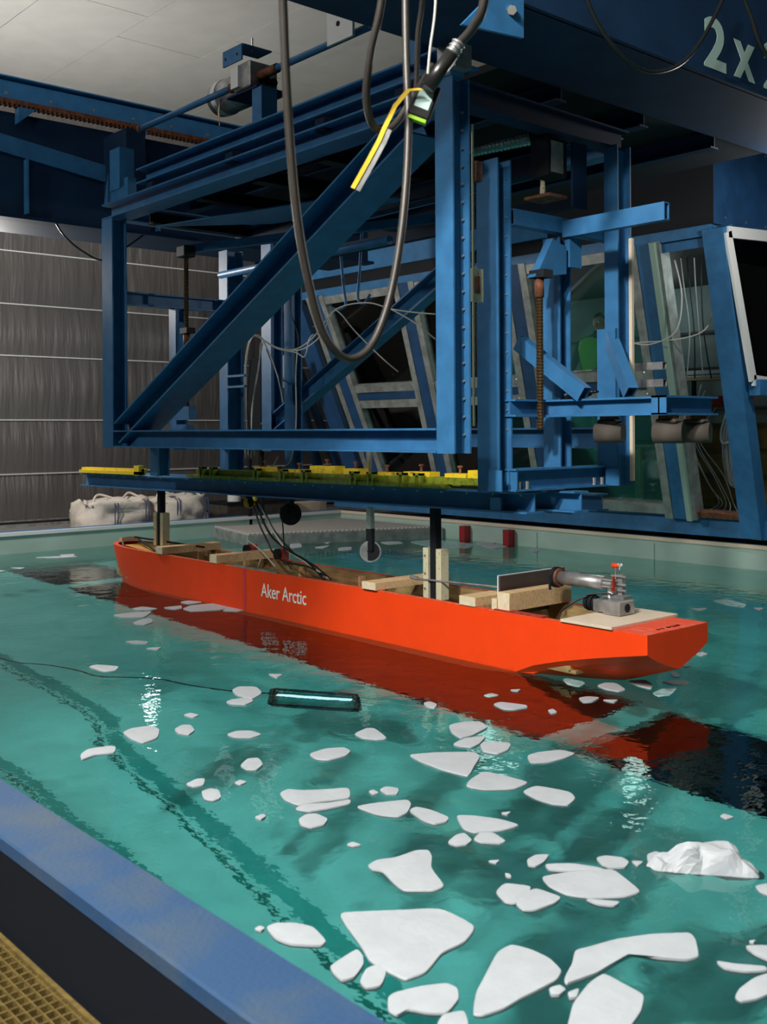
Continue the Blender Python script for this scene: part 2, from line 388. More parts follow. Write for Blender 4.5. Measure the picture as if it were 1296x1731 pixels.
# ------------------------------------------------------------------ water
def ripple(x, y):
    return 0.0
me = bpy.data.meshes.new('water')
GX, GY = 630, 296
vv = [( -12.9 + 18.9 * i / GX, 1.47 + 8.89 * j / GY, 0) for j in range(GY + 1) for i in range(GX + 1)]
def ripple(x, y):
    a = noise.noise(Vector((x * 2.6, y * 2.6, .3))) * .0014 + .0011 * noise.noise(Vector((x * 6.3, y * 6.3, 4.3)))
    return a
vv = [(x, y, ripple(x, y)) for x, y, z in vv]
me.from_pydata(vv, [], [(j * (GX + 1) + i, j * (GX + 1) + i + 1, (j + 1) * (GX + 1) + i + 1, (j + 1) * (GX + 1) + i) for j in range(GY) for i in range(GX)])
me.polygons.foreach_set('use_smooth', [True] * len(me.polygons)); me.materials.append(M['water'])
wo = bpy.data.objects.new('water', me); COL.objects.link(wo); wo.cycles.is_caustics_caster = True
tag(wo, 'clear rippled teal water filling the test basin', 'water', kind='stuff')

# ================================================================== THE SHIP MODEL
ship = thing('ship_model', 'long orange-red wooden ship model floating in the basin with white lettering', 'ship model', (-6.6, 5.24, 0))
SC = 5.24                                    # centre line
def half(x, z):                              # half breadth of the hull at station x and height z
    top = .355; k = max(0, min(1, (z + .28) / .63))
    tip = -10.17 + .42 * (1 - k) ** 1.3
    L = 1.05
    if x <= tip: return 0
    t = max(0, (tip + L - x) / L)
    hb = .30 * (1 - min(1, t) ** 2.3) ** (1 / 2.3)
    if z < 0: hb *= math.sqrt(max(0, 1 - ((-z) / .30) ** 4)) if z > -.30 else 0
    return hb
def keel(x):                                 # height of the centre line bottom
    if x > -4.9:
        t = (x + 4.9) / 1.43
        return -.27 + .40 * t ** 1.25
    return -.27
def chine(x):                                # side lower limit near the stern
    if x > -4.45: t = (x + 4.45) / .98; return -.005 + .255 * t ** .72
    if x > -4.9: return -.2 + .195 * (x + 4.9) / .45
    return -.2
def section(x):
    pts = []; zk, zc = keel(x), chine(x); N = 8
    for i in range(N + 1): pts.append((half(x, zc + (.355 - zc) * (1 - i / N)), zc + (.355 - zc) * (1 - i / N)))
    hb = pts[-1][0]
    for i in range(1, 7):
        t = i / 6; a = t * math.pi / 2
        if x > -4.45: yy = hb * (1 - t); zz = zc + (zk - zc) * (t ** .8)
        else: yy = hb * math.cos(a); zz = zc + (zk - zc) * math.sin(a)
        pts.append((yy, zz))
    return pts
xs = [-10.17 + .0001] + [-10.17 + 1.05 * (1 - math.cos(t * math.pi / 2 / 14)) for t in range(1, 15)] + [-9.0, -8, -7, -6, -5.2, -4.9, -4.7, -4.45, -4.3, -4.1, -3.9, -3.7, -3.47]
v = []; f = []; rows = []
for x in xs:
    s = section(max(x, -10.1699)); row = []
    for k, (hy, z) in enumerate(s):
        # follow the raked stem: stations start where the hull at that height starts
        kk = max(0, min(1, (z + .28) / .63)); tip = -10.17 + .42 * (1 - kk) ** 1.3
        if x < -9.0: t = (x + 10.17) / 1.17; xx = tip + (-9.0 - tip) * t; hy = half(xx, z)
        else: xx = x
        row.append((xx, hy, z))
    rows.append(row)
nk = len(rows[0])
for side in (-1, 1):
    base = len(v)
    for r in rows: v += [(x, SC + side * hy, z) for x, hy, z in r]
    for i in range(len(rows) - 1):
        for k in range(nk - 1): a = base + i * nk + k; f.append((a, a + 1, a + nk + 1, a + nk))
nr = len(rows) - 1; A0 = nr * nk; B0 = len(rows) * nk + nr * nk
f.append(tuple([A0 + k for k in range(nk)] + [B0 + k for k in range(nk - 2, -1, -1)]))
hm = MB().add(v, f)
hull = hm.build('hull', 'red', ship, rec=True)
bm = bmesh.new(); bm.from_mesh(hull.data); bmesh.ops.remove_doubles(bm, verts=bm.verts, dist=.0005); bmesh.ops.recalc_face_normals(bm, faces=bm.faces); bm.to_mesh(hull.data); bm.free()
for p in hull.data.polygons: p.use_smooth = len(p.vertices) < 8 and p.center.x + OFF[hull.name][0] < -4.5
# gunwale rim and inner lining
TH = .036
def rim_pts(inset, z): return [(max(x, -10.17 + inset * 1.1), z) for x in xs]
v = []; f = []
stat = [x for x in xs if x < -4.0] + [-4.05]
for side in (-1, 1):
    base = len(v)
    for x in stat:
        xx = -10.17 + (x + 10.17); o = half(max(xx, -10.169), .355)
        xi = xx + TH * 1.15 * max(0, 1 - (xx + 10.17) / 1.0); inn = max(0, half(max(xx, -10.169), .355) * 1 - TH) if o > TH else 0
        for yy, xq, z in ((o + .001, xx, .352), (o + .001, xx, .358), (inn, xi, .358), (inn, xi, .30), (max(0, inn - .004), xi, .06)):
            v.append((xq, SC + side * yy, z))
    for i in range(len(stat) - 1):
        for k in range(2): a = base + i * 5 + k; f.append((a, a + 1, a + 6, a + 5))
MB().add(v, f).build('gunwale', 'redtop', ship)
v2 = []; f2 = []
for side in (-1, 1):
    base = len(v2)
    for x in stat:
        if x < -10.1: continue
        inn = max(.002, half(x, .355) - TH); v2 += [(x, SC + side * inn, .356), (x, SC + side * inn, .05)]
    nn = (len(v2) - base) // 2
    for i in range(nn - 1): a = base + i * 2; f2.append((a, a + 1, a + 3, a + 2))
MB().add(v2, f2).build('hull_lining', 'lining', ship)
MB().box((-9.6, SC - .262, .05), (-4.0, SC + .262, .07)).build('inner_bottom', 'lining', ship)
# stern: aft deck, boards and plate
MB().box((-4.06, SC - .299, .335), (-3.472, SC + .299, .36)).build('aft_deck', 'redtop', ship)
MB().box((-4.10, SC - .262, .06), (-4.04, SC + .262, .336)).build('stern_bulkhead', 'lining', ship)
c0, c1, c2, c3 = [P(u, v, Z=.372) for u, v in ((943, 1048), (1039, 1060), (1163, 1037), (1095, 1023))]
pl = [(-4.07, 4.925, .36), (-3.70, 4.925, .36), (-3.70, 5.58, .36), (-4.07, 5.58, .36)]
MB().prism(pl, (0, 0, .016)).build('stern_board', 'ply', ship, bevel=.001)
MB().box((-4.66, SC - .21, .30), (-4.645, SC + .47 - .04, .56)).build('deck_plate', 'plate', ship, label='dark brown upright plate with a pale edge')
MB().box((-4.668, SC - .215, .30), (-4.661, SC + .435, .565)).build('plate_backing', 'white', ship)
# ribs
for x in (-9.0, -8.2, -7.35, -6.55, -6.3, -5.2, -4.85):
    m = MB(); m.box((x - .012, SC - .258, .06), (x + .012, SC - .2, .33)); m.box((x - .012, SC + .2, .06), (x + .012, SC + .258, .33)); m.box((x - .012, SC - .2, .06), (x + .012, SC + .2, .11))
    m.build('rib', 'wood', ship)
MB().box((-6.98, SC - .26, .19), (-6.40, SC + .26, .205)).build('inner_tray', 'redtop', ship)
MB().box((-6.42, SC - .26, .07), (-6.395, SC + .26, .20)).build('tray_front', 'lining', ship)
m = MB(); m.add([(-9.92, 5.13, .345), (-9.92, 5.36, .345), (-9.1, 5.49, .345), (-9.1, 4.99, .345)], [(0, 1, 2, 3)]); m.build('bow_platform', 'ochre', ship)
MB().box((-10.16, 5.2, .359), (-10.10, 5.40, .40)).build('bow_block', 'wood', ship)
# cross timbers lying on the gunwales (fixed with screws)
def timber(name, x0, x1, y0, y1, z0, z1, m_='wood'):
    o = MB().box((x0, y0, z0), (x1, y1, z1)).build(name, m_, ship, bevel=.0015)
    MB().box((x0 + .002, y0 - .0015, z0 + .002), (x1 - .002, y0, z1 - .002)).build('end_grain', 'woodend', o); return o
def tx(u, v, y=4.93): return P(u, v, Y=y).x
timber('cross_timber', tx(264, 935), tx(275, 938), 4.925, 5.56, .36, .425)
timber('cross_timber', tx(355, 950), tx(367, 952), 4.925, 5.58, .36, .43)
timber('cross_timber', tx(614, 990), tx(637, 995), 4.915, 5.66, .36, .413)
timber('cross_timber', tx(776, 1020), tx(803, 1026), 4.93, 5.62, .36, .42)
timber('motor_timber', -4.60, -4.50, 4.955, 5.56, .36, .475)
timber('motor_timber', -4.648, -4.603, 4.95, 5.5, .36, .43)
m = MB(); a = P(395, 961, Z=.362); m.box((-7.62, 4.94, .359), (-6.98, 4.975, .368)); m.build('gunwale_strip', 'steel', ship)
MB().box((-7.46, 4.9375, .02), (-7.42, 4.9395, .355)).build('hull_tape_stripe', mat('purple_tape', (.62, .035, .05), .5), ship)
MB().box((-4.62, 4.941, .36), (-4.22, 4.99, .368)).build('gunwale_repair', 'redold', ship)
# lettering
a = P(441, 1007.5, Y=4.937); b = P(517, 1016, Y=4.937)
text('Aker Arctic', 'lettering', 'letter', ship, (a.x, 4.939, a.z - .002), XX, ZZ, .108, b.x - a.x, bold=.004)
text('M 528', 'deck_number', 'dark', ship, (-3.52, 5.12, .361), YY, -XX, .022, .22)
# motor tube
tb = thing('__', '', '', (0, 0, 0)); bpy.data.objects.remove(tb)
MY = 5.30
a = P(945, 974, Y=MY); b = P(1022, 988, Y=MY); zc = (a.z + b.z) / 2
mt = MB().cyl((a.x, MY, zc), (b.x, MY, zc), .043, 28).build('motor_tube', 'steel', ship, smooth=True, bevel=0)
MB().cyl((a.x - .04, MY, zc), (a.x + .015, MY, zc), .058, 28).build('rust_ring', 'rust', mt, smooth=True)
MB().box((a.x - .03, MY - .07, .48), (a.x - .015, MY - .06, zc + .02)).build('strap', 'dark', mt)
MB().ring((a.x - .02, MY, zc), XX, .066, .058, .03).build('strap_loop', 'dark', mt)
for k in range(4):
    an = k * math.pi / 2 + .6
    MB().cyl((b.x, MY + .03 * math.cos(an), zc + .03 * math.sin(an)), (b.x + .07, MY + .03 * math.cos(an), zc + .03 * math.sin(an)), .006, 8).build('tie_rod', 'steel', mt)
MB().cyl((b.x, MY, zc), (b.x + .06, MY, zc), .02, 14).build('coupling', 'steel', mt)
MB().box((b.x + .055, MY - .012, zc - .045), (b.x + .068, MY + .012, zc + .045)).build('end_plate', 'redold', mt)
# gear unit on the stern board
g0 = P(1047, 1043, Z=.377); gX, gY = g0.x, g0.y
gxa = P(1018, 1040, Y=gY).x; gxb = P(998, 1036, Y=gY).x; gyb = P(1073, 1038, X=gX).y; GZ = P(1047, 1018, X=gX).z
gu = MB().box((gxa, gY, .377), (gX, gyb, GZ)).build('gear_housing', 'steel', ship, bevel=.006)
MB().box((gxb, gY + .02, .385), (gxa - .001, gyb - .03, GZ - .008)).build('housing_flange', 'steel', gu, bevel=.004)
MB().cyl((gX + .001, (gY + gyb) / 2, (.377 + GZ) / 2), (gX + .003, (gY + gyb) / 2, (.377 + GZ) / 2), .026, 24).build('bore', 'dark', gu)
m = MB()
for i in range(5): m.cyl((gxb - .08 + i * .016, gY + .07, .425), (gxb - .07 + i * .016, gY + .07, .425), .045 + .006 * (i % 2), 18)
m.build('motor_fins', 'dark', gu)
MB().tube([(gxb - .05, gY + .03, .47), (gxb - .13, gY - .02, .42), (gxb - .2, gY - .05, .36)], .006).build('motor_lead', 'black', gu)
MB().tube([(gxb - .06, gY + .04, .475), (gxb + .05, gY + .07, .495), (gxb + .11, gY + .08, .485)], .006).build('motor_lead', 'black', gu)
bx = P(1020, 1013, Y=gY + .1).x
br = MB().box((bx, gY + .08, GZ), (bx + .16, gyb + .02, GZ + .02)).build('bracket_base', 'steel', ship, bevel=.002)
MB().box((bx + .07, gyb - .03, GZ + .02), (bx + .12, gyb, GZ + .145)).build('bracket_plate', 'steel', br)
for z in (.05, .085, .135): MB().cyl((bx + .05, gyb - .04, GZ + z), (bx + .16, gyb - .04, GZ + z), .008, 10).build('bracket_pin', 'steel', br)
sx_ = P(1037, 1000, Y=gY + .1).x
MB().cyl((sx_ - .02, gY + .1, GZ), (sx_ - .02, gY + .1, GZ + .055), .022, 14).build('sensor_can', 'white', br)
pz_ = P(1040, 956, Y=gY + .11).z; px_ = P(1040, 956, Y=gY + .11).x
st = MB().cyl((px_, gY + .11, GZ + .02), (px_, gY + .11, pz_), .0045, 8).build('stem', 'steel', ship)
m = MB()
pod = [(-.032, .003), (-.026, .010), (-.01, .016), (.012, .014), (.026, .007)]
for (p, r), (p2, r2) in zip(pod, pod[1:]): m.cyl((px_ + p, gY + .11, pz_), (px_ + p2, gY + .11, pz_), r, 16, r2, cap=True)
m.build('propeller_pod', 'tape', st, smooth=True, label='small bright red streamlined pod').data.materials[0] = M['red']
for k in range(3):
    an = k * 2.094 + .4; d = Vector((0, math.cos(an), math.sin(an)))
    MB().obox(Vector((px_ + .032, gY + .11, pz_)) + d * .012, d * .012, d.cross(XX) * .006 + XX * .003, XX * .0015).build('propeller_blade', 'white', st)
# thin towing rods along the deck
MB().tube([P(700, 978, Y=5.2), P(870, 995, Y=5.2)], .008, smooth=0).build('tow_rod', 'steel', ship)
MB().tube([P(228, 908, Y=5.2), P(345, 925, Y=5.3)], .009, smooth=0).build('tow_rod', 'dark', ship)
MB().tube([P(235, 912, Y=5.2), P(264, 932, Y=5.0)], .010, smooth=0).build('tow_rod', 'dark', ship)
MB().cyl(P(694, 975, Y=5.2), P(706, 978, Y=5.2), .014, 12).build('rod_end', 'steel', ship)
# deck winches with red blocks
for (u, v_) in ((426, 929), (478, 925)):
    p = P(u, v_, Y=5.45)
    wb = MB().box((p.x - .03, 5.43, .36), (p.x + .06, 5.47, .47)).build('winch_block', 'redold', ship)
    MB().cyl((p.x - .035, 5.40, .42), (p.x - .035, 5.47, .42), .045, 20).build('winch_wheel', 'dark', wb, smooth=True)
    MB().cyl((p.x - .10, 5.45, .42), (p.x - .05, 5.45, .42), .03, 14).build('winch_motor', 'steel', wb, smooth=True)

# ------------------------------------------------------------------ posts with cream clamps that hold the model under the beam
def hold_post(u, label, ztop, zclamp, zb, w_=.06):
    p = P(u, 900, Y=SC); t = thing('holding_post', label, 'post', (p.x, SC, zb))
    MB().box((p.x - w_ / 2, SC - w_ / 2, zb), (p.x + w_ / 2, SC + w_ / 2, ztop)).build('square_post', 'dark', t, bevel=.003)
    for k in (-1, 1):
        o = MB().box((p.x + k * .066 - .026, SC - .04, zb), (p.x + k * .066 + .026, SC + .04, zclamp)).build('clamp_block', 'cream', t, bevel=.003)
        if k < 0:
            for q in (.2, .5, .85): MB().cyl((p.x - .066, SC - .047, zb + (zclamp - zb) * q), (p.x - .066, SC - .04, zb + (zclamp - zb) * q), .009, 10).build('clamp_bolt', 'bolt', o)
    MB().box((p.x - .035, SC - .035, zb - .03), (p.x + .035, SC + .035, zb)).build('foot', 'steel', t)
    return t
hold_post(736, 'square steel post with cream clamp blocks standing amidships in the ship model', .97, .66, .30)
hold_post(273, 'square steel post with cream clamp blocks standing on the bow platform', .93, .70, .375)

# ================================================================== OUTER TOWING FRAME
fr = thing('towing_frame', 'large rectangular blue H-beam frame with diagonal brace hanging over the ship model', 'frame', (-6.6, 5.2, 1.36))
XL, XR, ZB, ZT = -8.70, -4.394, 1.362, 3.43
YN, YF = 4.37, 5.915
def part(mb, name, m='blue', par=None, **k): return mb.build(name, m, par or fr, **k)
# near posts: flanges face the viewer
part(MB().hbeam((XL + .095, YN, ZB), (XL + .095, YN, 3.36), YY, .14, .19), 'corner_post')
rp = part(MB().hbeam((XR - .0, YN, ZB), (XR - .0, YN, 3.53), YY, .14, .145, tf=.012), 'corner_post')
for i in range(19): MB().cyl((XR + .035, 4.423, 1.47 + i * .104), (XR + .035, 4.41, 1.47 + i * .104), .008, 8).build('bolt', 'bolt', rp)
part(MB().hbeam((XL + .095, 6.05, 1.3), (XL + .095, 6.05, 3.45), YY, .14, .16), 'corner_post')
part(MB().hbeam((XR + .02, YF, 1.12), (XR + .02, YF, 3.40), YY, .15, .11), 'corner_post')
# bottom rails
part(MB().hbeam((XL + .19, YN + .02, 1.437), (XR - .08, YN + .02, 1.437), ZZ, .145, .18), 'bottom_rail')
part(MB().hbeam((XL + .19, 6.05, 1.437), (XR - .08, 6.05, 1.437), ZZ, .145, .14), 'bottom_rail')
part(MB().hbeam((XL + .095, 4.45, 1.437), (XL + .095, 6.0, 1.437), ZZ, .12, .1), 'bottom_rail')
# top rails, two high
part(MB().hbeam((XL, YN + .03, 3.43), (XR - .08, YN + .03, 3.452), ZZ, .135, .20), 'top_rail')
part(MB().hbeam((-8.07, YN + .03, 3.633), (XR + .1, YN + .03, 3.652), ZZ, .125, .20), 'upper_rail')
for x in (-7.9, -6.7, -5.6, -4.8): part(MB().box((x - .05, 4.33, 3.49), (x + .05, 4.41, 3.58)), 'spacer_block', 'bluedark')
part(MB().hbeam((XL, 6.05, 3.43), (XR - .08, 6.05, 3.45), ZZ, .135, .14), 'top_rail')
part(MB().hbeam((XR - .03, 4.44, 3.47), (XR - .03, 6.02, 3.45), ZZ, .14, .14), 'end_rail', 'bluedark')  # darker blue carries the shade at the frame's top
part(MB().hbeam((XL + .09, 4.44, 3.43), (XL + .09, 6.15, 3.43), ZZ, .14, .14), 'end_rail')
# diagonals
DA = P(209, 732, Y=YN); DB = P(700, 206, Y=YN)
part(MB().hbeam(DA + YY * .07, DB + YY * .07, ZZ, .20, .28, tf=.014), 'diagonal_brace')
part(MB().hbeam(P(452, 728, Y=6.05), P(790, 432, Y=6.05), ZZ, .16, .12), 'diagonal_brace')
# end and cross members between the two sides
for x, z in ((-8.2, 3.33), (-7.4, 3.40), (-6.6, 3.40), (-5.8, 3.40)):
    part(MB().hbeam((x, 4.5, z), (x, 6.0, z), ZZ, .10, .10), 'cross_member', 'dark')  # near-black puts the frame interior's shade into the colour
part(MB().prism([(-8.1, 4.5, 3.24), (-7.35, 5.2, 3.24), (-5.9, 5.5, 3.24), (-6.1, 5.0, 3.24)], (0, 0, .01)), 'gusset_sheet', 'blue')
part(MB().bar((-8.5, 5.0, 3.15), (-5.6, 5.9, 3.15), ZZ, .07, .06), 'inner_brace', 'blue')
part(MB().bar((-8.4, 5.75, 3.05), (-4.6, 5.75, 3.05), ZZ, .09, .07), 'inner_rail', 'bluedark')
part(MB().cyl((-8.35, 5.3, 2.93), (-6.0, 5.3, 2.93), .032, 14), 'inner_pipe', 'blue', smooth=True)
part(MB().hbeam((-8.4, 5.5, 3.28), (-4.7, 5.5, 3.28), ZZ, .14, .12), 'inner_rail', 'bluedark')
# head plates
part(MB().box((XR - .09, 4.29, 3.53), (XR + .07, 4.40, 3.62)), 'head_block', 'blue')
part(MB().box((XR - .02, 4.27, 3.56), (XR + .13, 4.40, 3.72)), 'head_block', 'steel')
part(MB().box((XR - .26, 4.27, 3.66), (XR - .2, 4.40, 3.86)), 'head_block', 'blue')
p0 = P(196, 290, Y=4.4)
part(MB().box((-8.60, 4.33, 3.60), (-8.42, 4.47, 3.96)), 'corner_bracket', 'blue')
part(MB().box((-8.60, 4.34, 3.52), (-8.36, 4.46, 3.61)), 'bracket_foot', 'blue')
part(MB().prism([(-8.78, 4.36, 3.50), (-8.70, 4.36, 3.50), (-8.70, 4.36, 3.78)], (0, .06, 0)), 'bracket_gusset', 'blue')
part(MB().box((-8.36, 4.34, 3.50), (-8.29, 4.42, 3.68)), 'bracket_foot', 'blue')

# ================================================================== LIFTING FRAME (inner, carries the beam)
lf = thing('lifting_rig', 'blue inner lifting frame with channel posts at the right end above the support beam', 'frame', (-4.5, 5.4, 1.1))
def lp(mb, name, m='blue', **k): return mb.build(name, m, lf, **k)
lp(MB().hbeam((-4.55, 4.885, 1.11), (-4.55, 4.885, 3.17), YY, .125, .18), 'channel_post')
for i in range(14): MB().cyl((-4.49, 4.936, 1.5 + i * .12), (-4.49, 4.926, 1.5 + i * .12), .007, 8).build('bolt', 'bolt', lf)
lp(MB().hbeam((-4.53, 5.465, 1.25), (-4.53, 5.465, 2.75), YY, .115, .14), 'middle_post')
lp(MB().hbeam((-4.47, 4.92, 1.185), (-4.47, 6.12, 1.185), ZZ, .14, .12), 'bottom_beam')
for y in (4.79, 4.93, 5.98, 6.11): lp(MB().box((-4.53, y, 1.12), (-4.41, y + .008, 1.25)), 'web_stiffener')
for u in (877, 891, 1004, 1017):
    p = P(u, 824, X=-4.43); MB().cyl((-4.43, p.y, 1.12), (-4.43, p.y, 1.175), .012, 8).build('stud_nut', 'bolt', lf)
lp(MB().hollow((-4.48, 4.95, 2.82), (-4.48, 6.0, 2.825), ZZ, .10, .08), 'cross_tube', 'blue')
lp(MB().hollow((-4.44, 5.44, 2.795), (-3.667, 5.44, 2.795), ZZ, .108, .055, .008), 'arm_tube', 'blue')
lp(MB().hbeam((-4.49, 5.25, 1.63), (-3.60, 5.25, 1.632), ZZ, .108, .10), 'shelf_beam')
lp(MB().hbeam((-3.56, 5.19, 1.634), (-3.56, 5.73, 1.634), ZZ, .112, .10), 'shelf_beam')
lp(MB().box((-3.61, 5.19, 1.58), (-3.51, 5.196, 1.69)), 'shelf_end_plate')
lp(MB().hollow((-4.62, 5.2, 2.06), (-4.10, 5.2, 1.71), ZZ, .10, .07), 'shelf_brace')
a = P(1030, 570, X=-4.4); b = P(1072, 666, X=-4.0)
lp(MB().hollow(a, P(1066, 664, Y=5.7), ZZ, .10, .07), 'shelf_brace')
lp(MB().box((-4.475, 5.815, 1.25), (-4.325, 5.835, 2.17)), 'tall_plate')
lp(MB().prism([P(900, 455, X=-4.46), P(922, 405, X=-4.46), P(945, 420, X=-4.46), P(945, 465, X=-4.46), P(890, 470, X=-4.46)], (.06, 0, 0)), 'top_gusset')
lp(MB().box((-4.44, 5.44, 2.55), (-4.40, 5.56, 2.74)), 'hanger_plate')
bt_ = P(1068, 600, X=-4.30); lp(MB().box((-4.315, bt_.y - .012, 1.15), (-4.29, bt_.y + .012, 2.78)), 'measuring_batten', 'ply', label='long narrow pale wooden batten')
lp(MB().hbeam((-4.46, 4.92, 1.632), (-4.46, 5.22, 1.632), ZZ, .108, .10), 'shelf_beam')
for u0, u1, v_ in ((1076, 1123, 618), (1070, 1124, 647)):
    a, b = P(u0, v_, Y=6.25), P(u1, v_, Y=6.25); lp(MB().hollow((a.x - .15, 6.25, b.z), (b.x, 6.25, b.z), ZZ, .052, .05, .005), 'stub_tube', 'steel', label='short bare metal square tube')
a = P(799, 210, X=-4.46); b = P(799, 720, X=-4.46)
lp(MB().box((-4.47, a.y - .006, b.z), (-4.46, a.y + .006, a.z)), 'guide_strip', 'cream')
a = P(808, 482, X=-4.44); gb_ = lp(MB().box((-4.46, a.y - .045, a.z - .10), (-4.44, a.y + .045, a.z + .10)), 'guide_block', 'cream')
lp(MB().cyl((-4.44, a.y - .01, a.z - .05), (-4.44, a.y - .01, a.z + .05), .02, 10), 'guide_roller', 'rust')
a = P(805, 290, X=-4.46); lp(MB().box((-4.48, a.y - .02, a.z - .06), (-4.44, a.y + .03, a.z + .06)), 'guide_block', 'rust')
# roller pads under the shelf
for (u, v_) in ((1030, 728), (1130, 735), (1176, 733)):
    p = P(u, v_, Y=5.32 if u < 1100 else (5.3 if u < 1150 else 5.6)); r = thing('foam_roller', {1030: 'dark foam wrapped roller under the inner end of the blue shelf beam', 1130: 'dark foam wrapped roller under the shelf corner, left one of the pair', 1176: 'dark foam wrapped roller under the outer shelf end, right one of the pair'}[u], 'roller', (p.x, p.y, 1.48), 'foam rollers under the shelf')
    MB().cyl((p.x - .08, p.y - .03, 1.475), (p.x + .08, p.y + .03, 1.475), .062, 20).build('roll', 'foam', r, smooth=True)
    MB().box((p.x - .07, p.y - .04, 1.53), (p.x + .07, p.y + .04, 1.556)).build('wrapped_top', 'foam', r, bevel=.01)
    MB().box((p.x - .05, p.y - .03, 1.556), (p.x + .05, p.y + .03, 1.576)).build('mount_plate', 'rust', r)
g = thing('work_gloves', 'pair of dark work gloves lying on the blue shelf beam', 'gloves', (-4.2, 5.27, 1.69))
for k, (dx, a_) in enumerate(((-.03, .3), (.05, -.2))):
    m = MB()
    m.cyl((-4.2 + dx - .05, 5.25, 1.705), (-4.2 + dx + .04, 5.27, 1.725), .03, 10, .022)
    for q in range(4): m.cyl((-4.2 + dx + .03, 5.245 + q * .014, 1.722), (-4.2 + dx + .1 - abs(q - 1.5) * .01, 5.245 + q * .016, 1.735 + a_ * .03), .009, 8, .007)
    m.build('glove', 'black', g, smooth=True)
# left end of the lifting frame
ll = thing('lifting_rig', 'blue inner lifting frame at the far left end behind the corner post', 'frame', (-8.6, 5.2, 1.1))
def lq(mb, name, m='blue', **k): return mb.build(name, m, ll, **k)
lq(MB().hbeam((-8.62, 4.44, 2.68), (-8.62, 5.5, 2.68), ZZ, .115, .1), 'cross_beam', 'blue')
lq(MB().hbeam((-8.60, 5.0, 1.33), (-8.60, 5.0, 2.62), YY, .12, .12), 'middle_post')
lq(MB().hbeam((-8.56, 5.55, 1.12), (-8.56, 5.55, 3.2), YY, .18, .14), 'channel_post')
lq(MB().hbeam((-8.52, 4.76, 1.10), (-8.52, 4.76, 1.36), YY, .12, .14), 'channel_post')
lq(MB().prism([(-8.55, 4.97, 2.50), (-8.42, 4.97, 2.25), (-8.55, 4.97, 2.2)], (0, .05, 0)), 'gusset')
lq(MB().box((-8.50, 4.88, 1.60), (-8.22, 4.96, 1.72)), 'bearing_plate')
lq(MB().box((-8.44, 4.88, 1.34), (-8.26, 4.96, 1.56)), 'bearing_stand')
for z in (1.9, 2.0): lq(MB().box((-8.5, 5.45, z), (-8.2, 5.5, z + .02)), 'small_shelf')
lq(MB().hbeam((-8.05, 5.9, 1.12), (-8.05, 5.9, 3.2), YY, .12, .12), 'rear_post')
lq(MB().box((-8.72, 4.46, 1.5), (-8.66, 4.52, 3.0)), 'toothed_rack', 'dark')

# screw spindles
def spindle(x, y, z0, z1, nutz, label, top=True):
    t = thing('screw_spindle', label, 'spindle', (x, y, z0), 'vertical lifting screws')
    m = MB(); n_ = int((z1 - z0) / .02)
    for i in range(n_): z = z0 + i * .02; m.cyl((x, y, z), (x, y, z + .01), .019, 10, .024, cap=False); m.cyl((x, y, z + .01), (x, y, z + .02), .024, 10, .019, cap=False)
    m.build('threaded_rod', 'spindle', t)
    MB().box((x - .05, y - .04, nutz), (x + .07, y + .05, nutz + .05)).build('nut_plate', 'dark', t)
    MB().cyl((x, y, nutz - .12), (x, y, nutz), .03, 16).build('nut', 'rust', t, smooth=True)
    if top: MB().box((x - .07, y - .06, z1), (x + .07, y + .06, z1 + .10)).build('gearbox', 'dark', t, bevel=.008)
p = P(315, 560, Y=4.92)
spindle(p.x, 4.92, 1.72, 3.05, 2.37, 'dark threaded lifting screw in the left half of the blue frame')
p = P(912, 600, Y=5.15)
spindle(p.x, 5.15, 1.5, 2.5, 2.45, 'brown threaded lifting screw left of the middle post at the right end', False)
p = P(917, 300, Y=5.3)
t = thing('jack_motor', 'brass-tipped motor under the top rail at the right end of the frame', 'motor', (p.x, 5.3, 2.95), 'vertical lifting screws')
MB().cyl((p.x, 5.3, 3.00), (p.x, 5.3, 3.11), .02, 14, .014).build('brass_head', 'cream', t, smooth=True)
MB().box((p.x - .09, 5.22, 2.98), (p.x + .12, 5.40, 3.0)).build('carrier_plate', 'rust', t)
MB().box((p.x - .05, 5.24, 3.12), (p.x + .10, 5.42, 3.36)).build('motor_box', 'dark', t)
MB().box((p.x + .101, 5.26, 3.14), (p.x + .105, 5.38, 3.34)).build('cover_sheet', 'steel', t)
MB().box((p.x + .10, 5.46, 2.94), (p.x + .12, 5.60, 3.36)).build('hanger', 'bluedark', t)

# ================================================================== SUPPORT BEAM UNDER THE FRAME
sb = thing('support_beam', 'long dark blue I-beam hanging level above the ship model', 'beam', (-7.6, 5.1, .93))
MB().hbeam((-10.76, 5.13, .99), (-4.44, 5.13, 1.035), ZZ, .135, .16, tf=.012).build('rolled_beam', 'blue', sb)
MB().hbeam((-10.6, 5.42, .99), (-4.30, 5.42, 1.035), ZZ, .135, .14, tf=.012).build('rolled_beam', 'blue', sb)
MB().box((-4.75, 5.05, .98), (-4.66, 5.075, 1.06)).build('web_plate', 'blue', sb)
m = MB()
for i in range(26):
    x = -10.5 + i * .24; z = .99 + (x + 10.76) * .0071 + .064
    MB().cyl((x, 5.07, z - .012), (x, 5.07, z - .022), .009, 8).build('beam_bolt', 'bolt', sb)
sb2 = tag(MB().hbeam((-5.3, 6.05, .985), (-4.62, 6.05, .985), ZZ, .12, .14).build('support_beam', 'blue'), 'short blue I-beam stub behind the right end of the long support beam', 'beam')
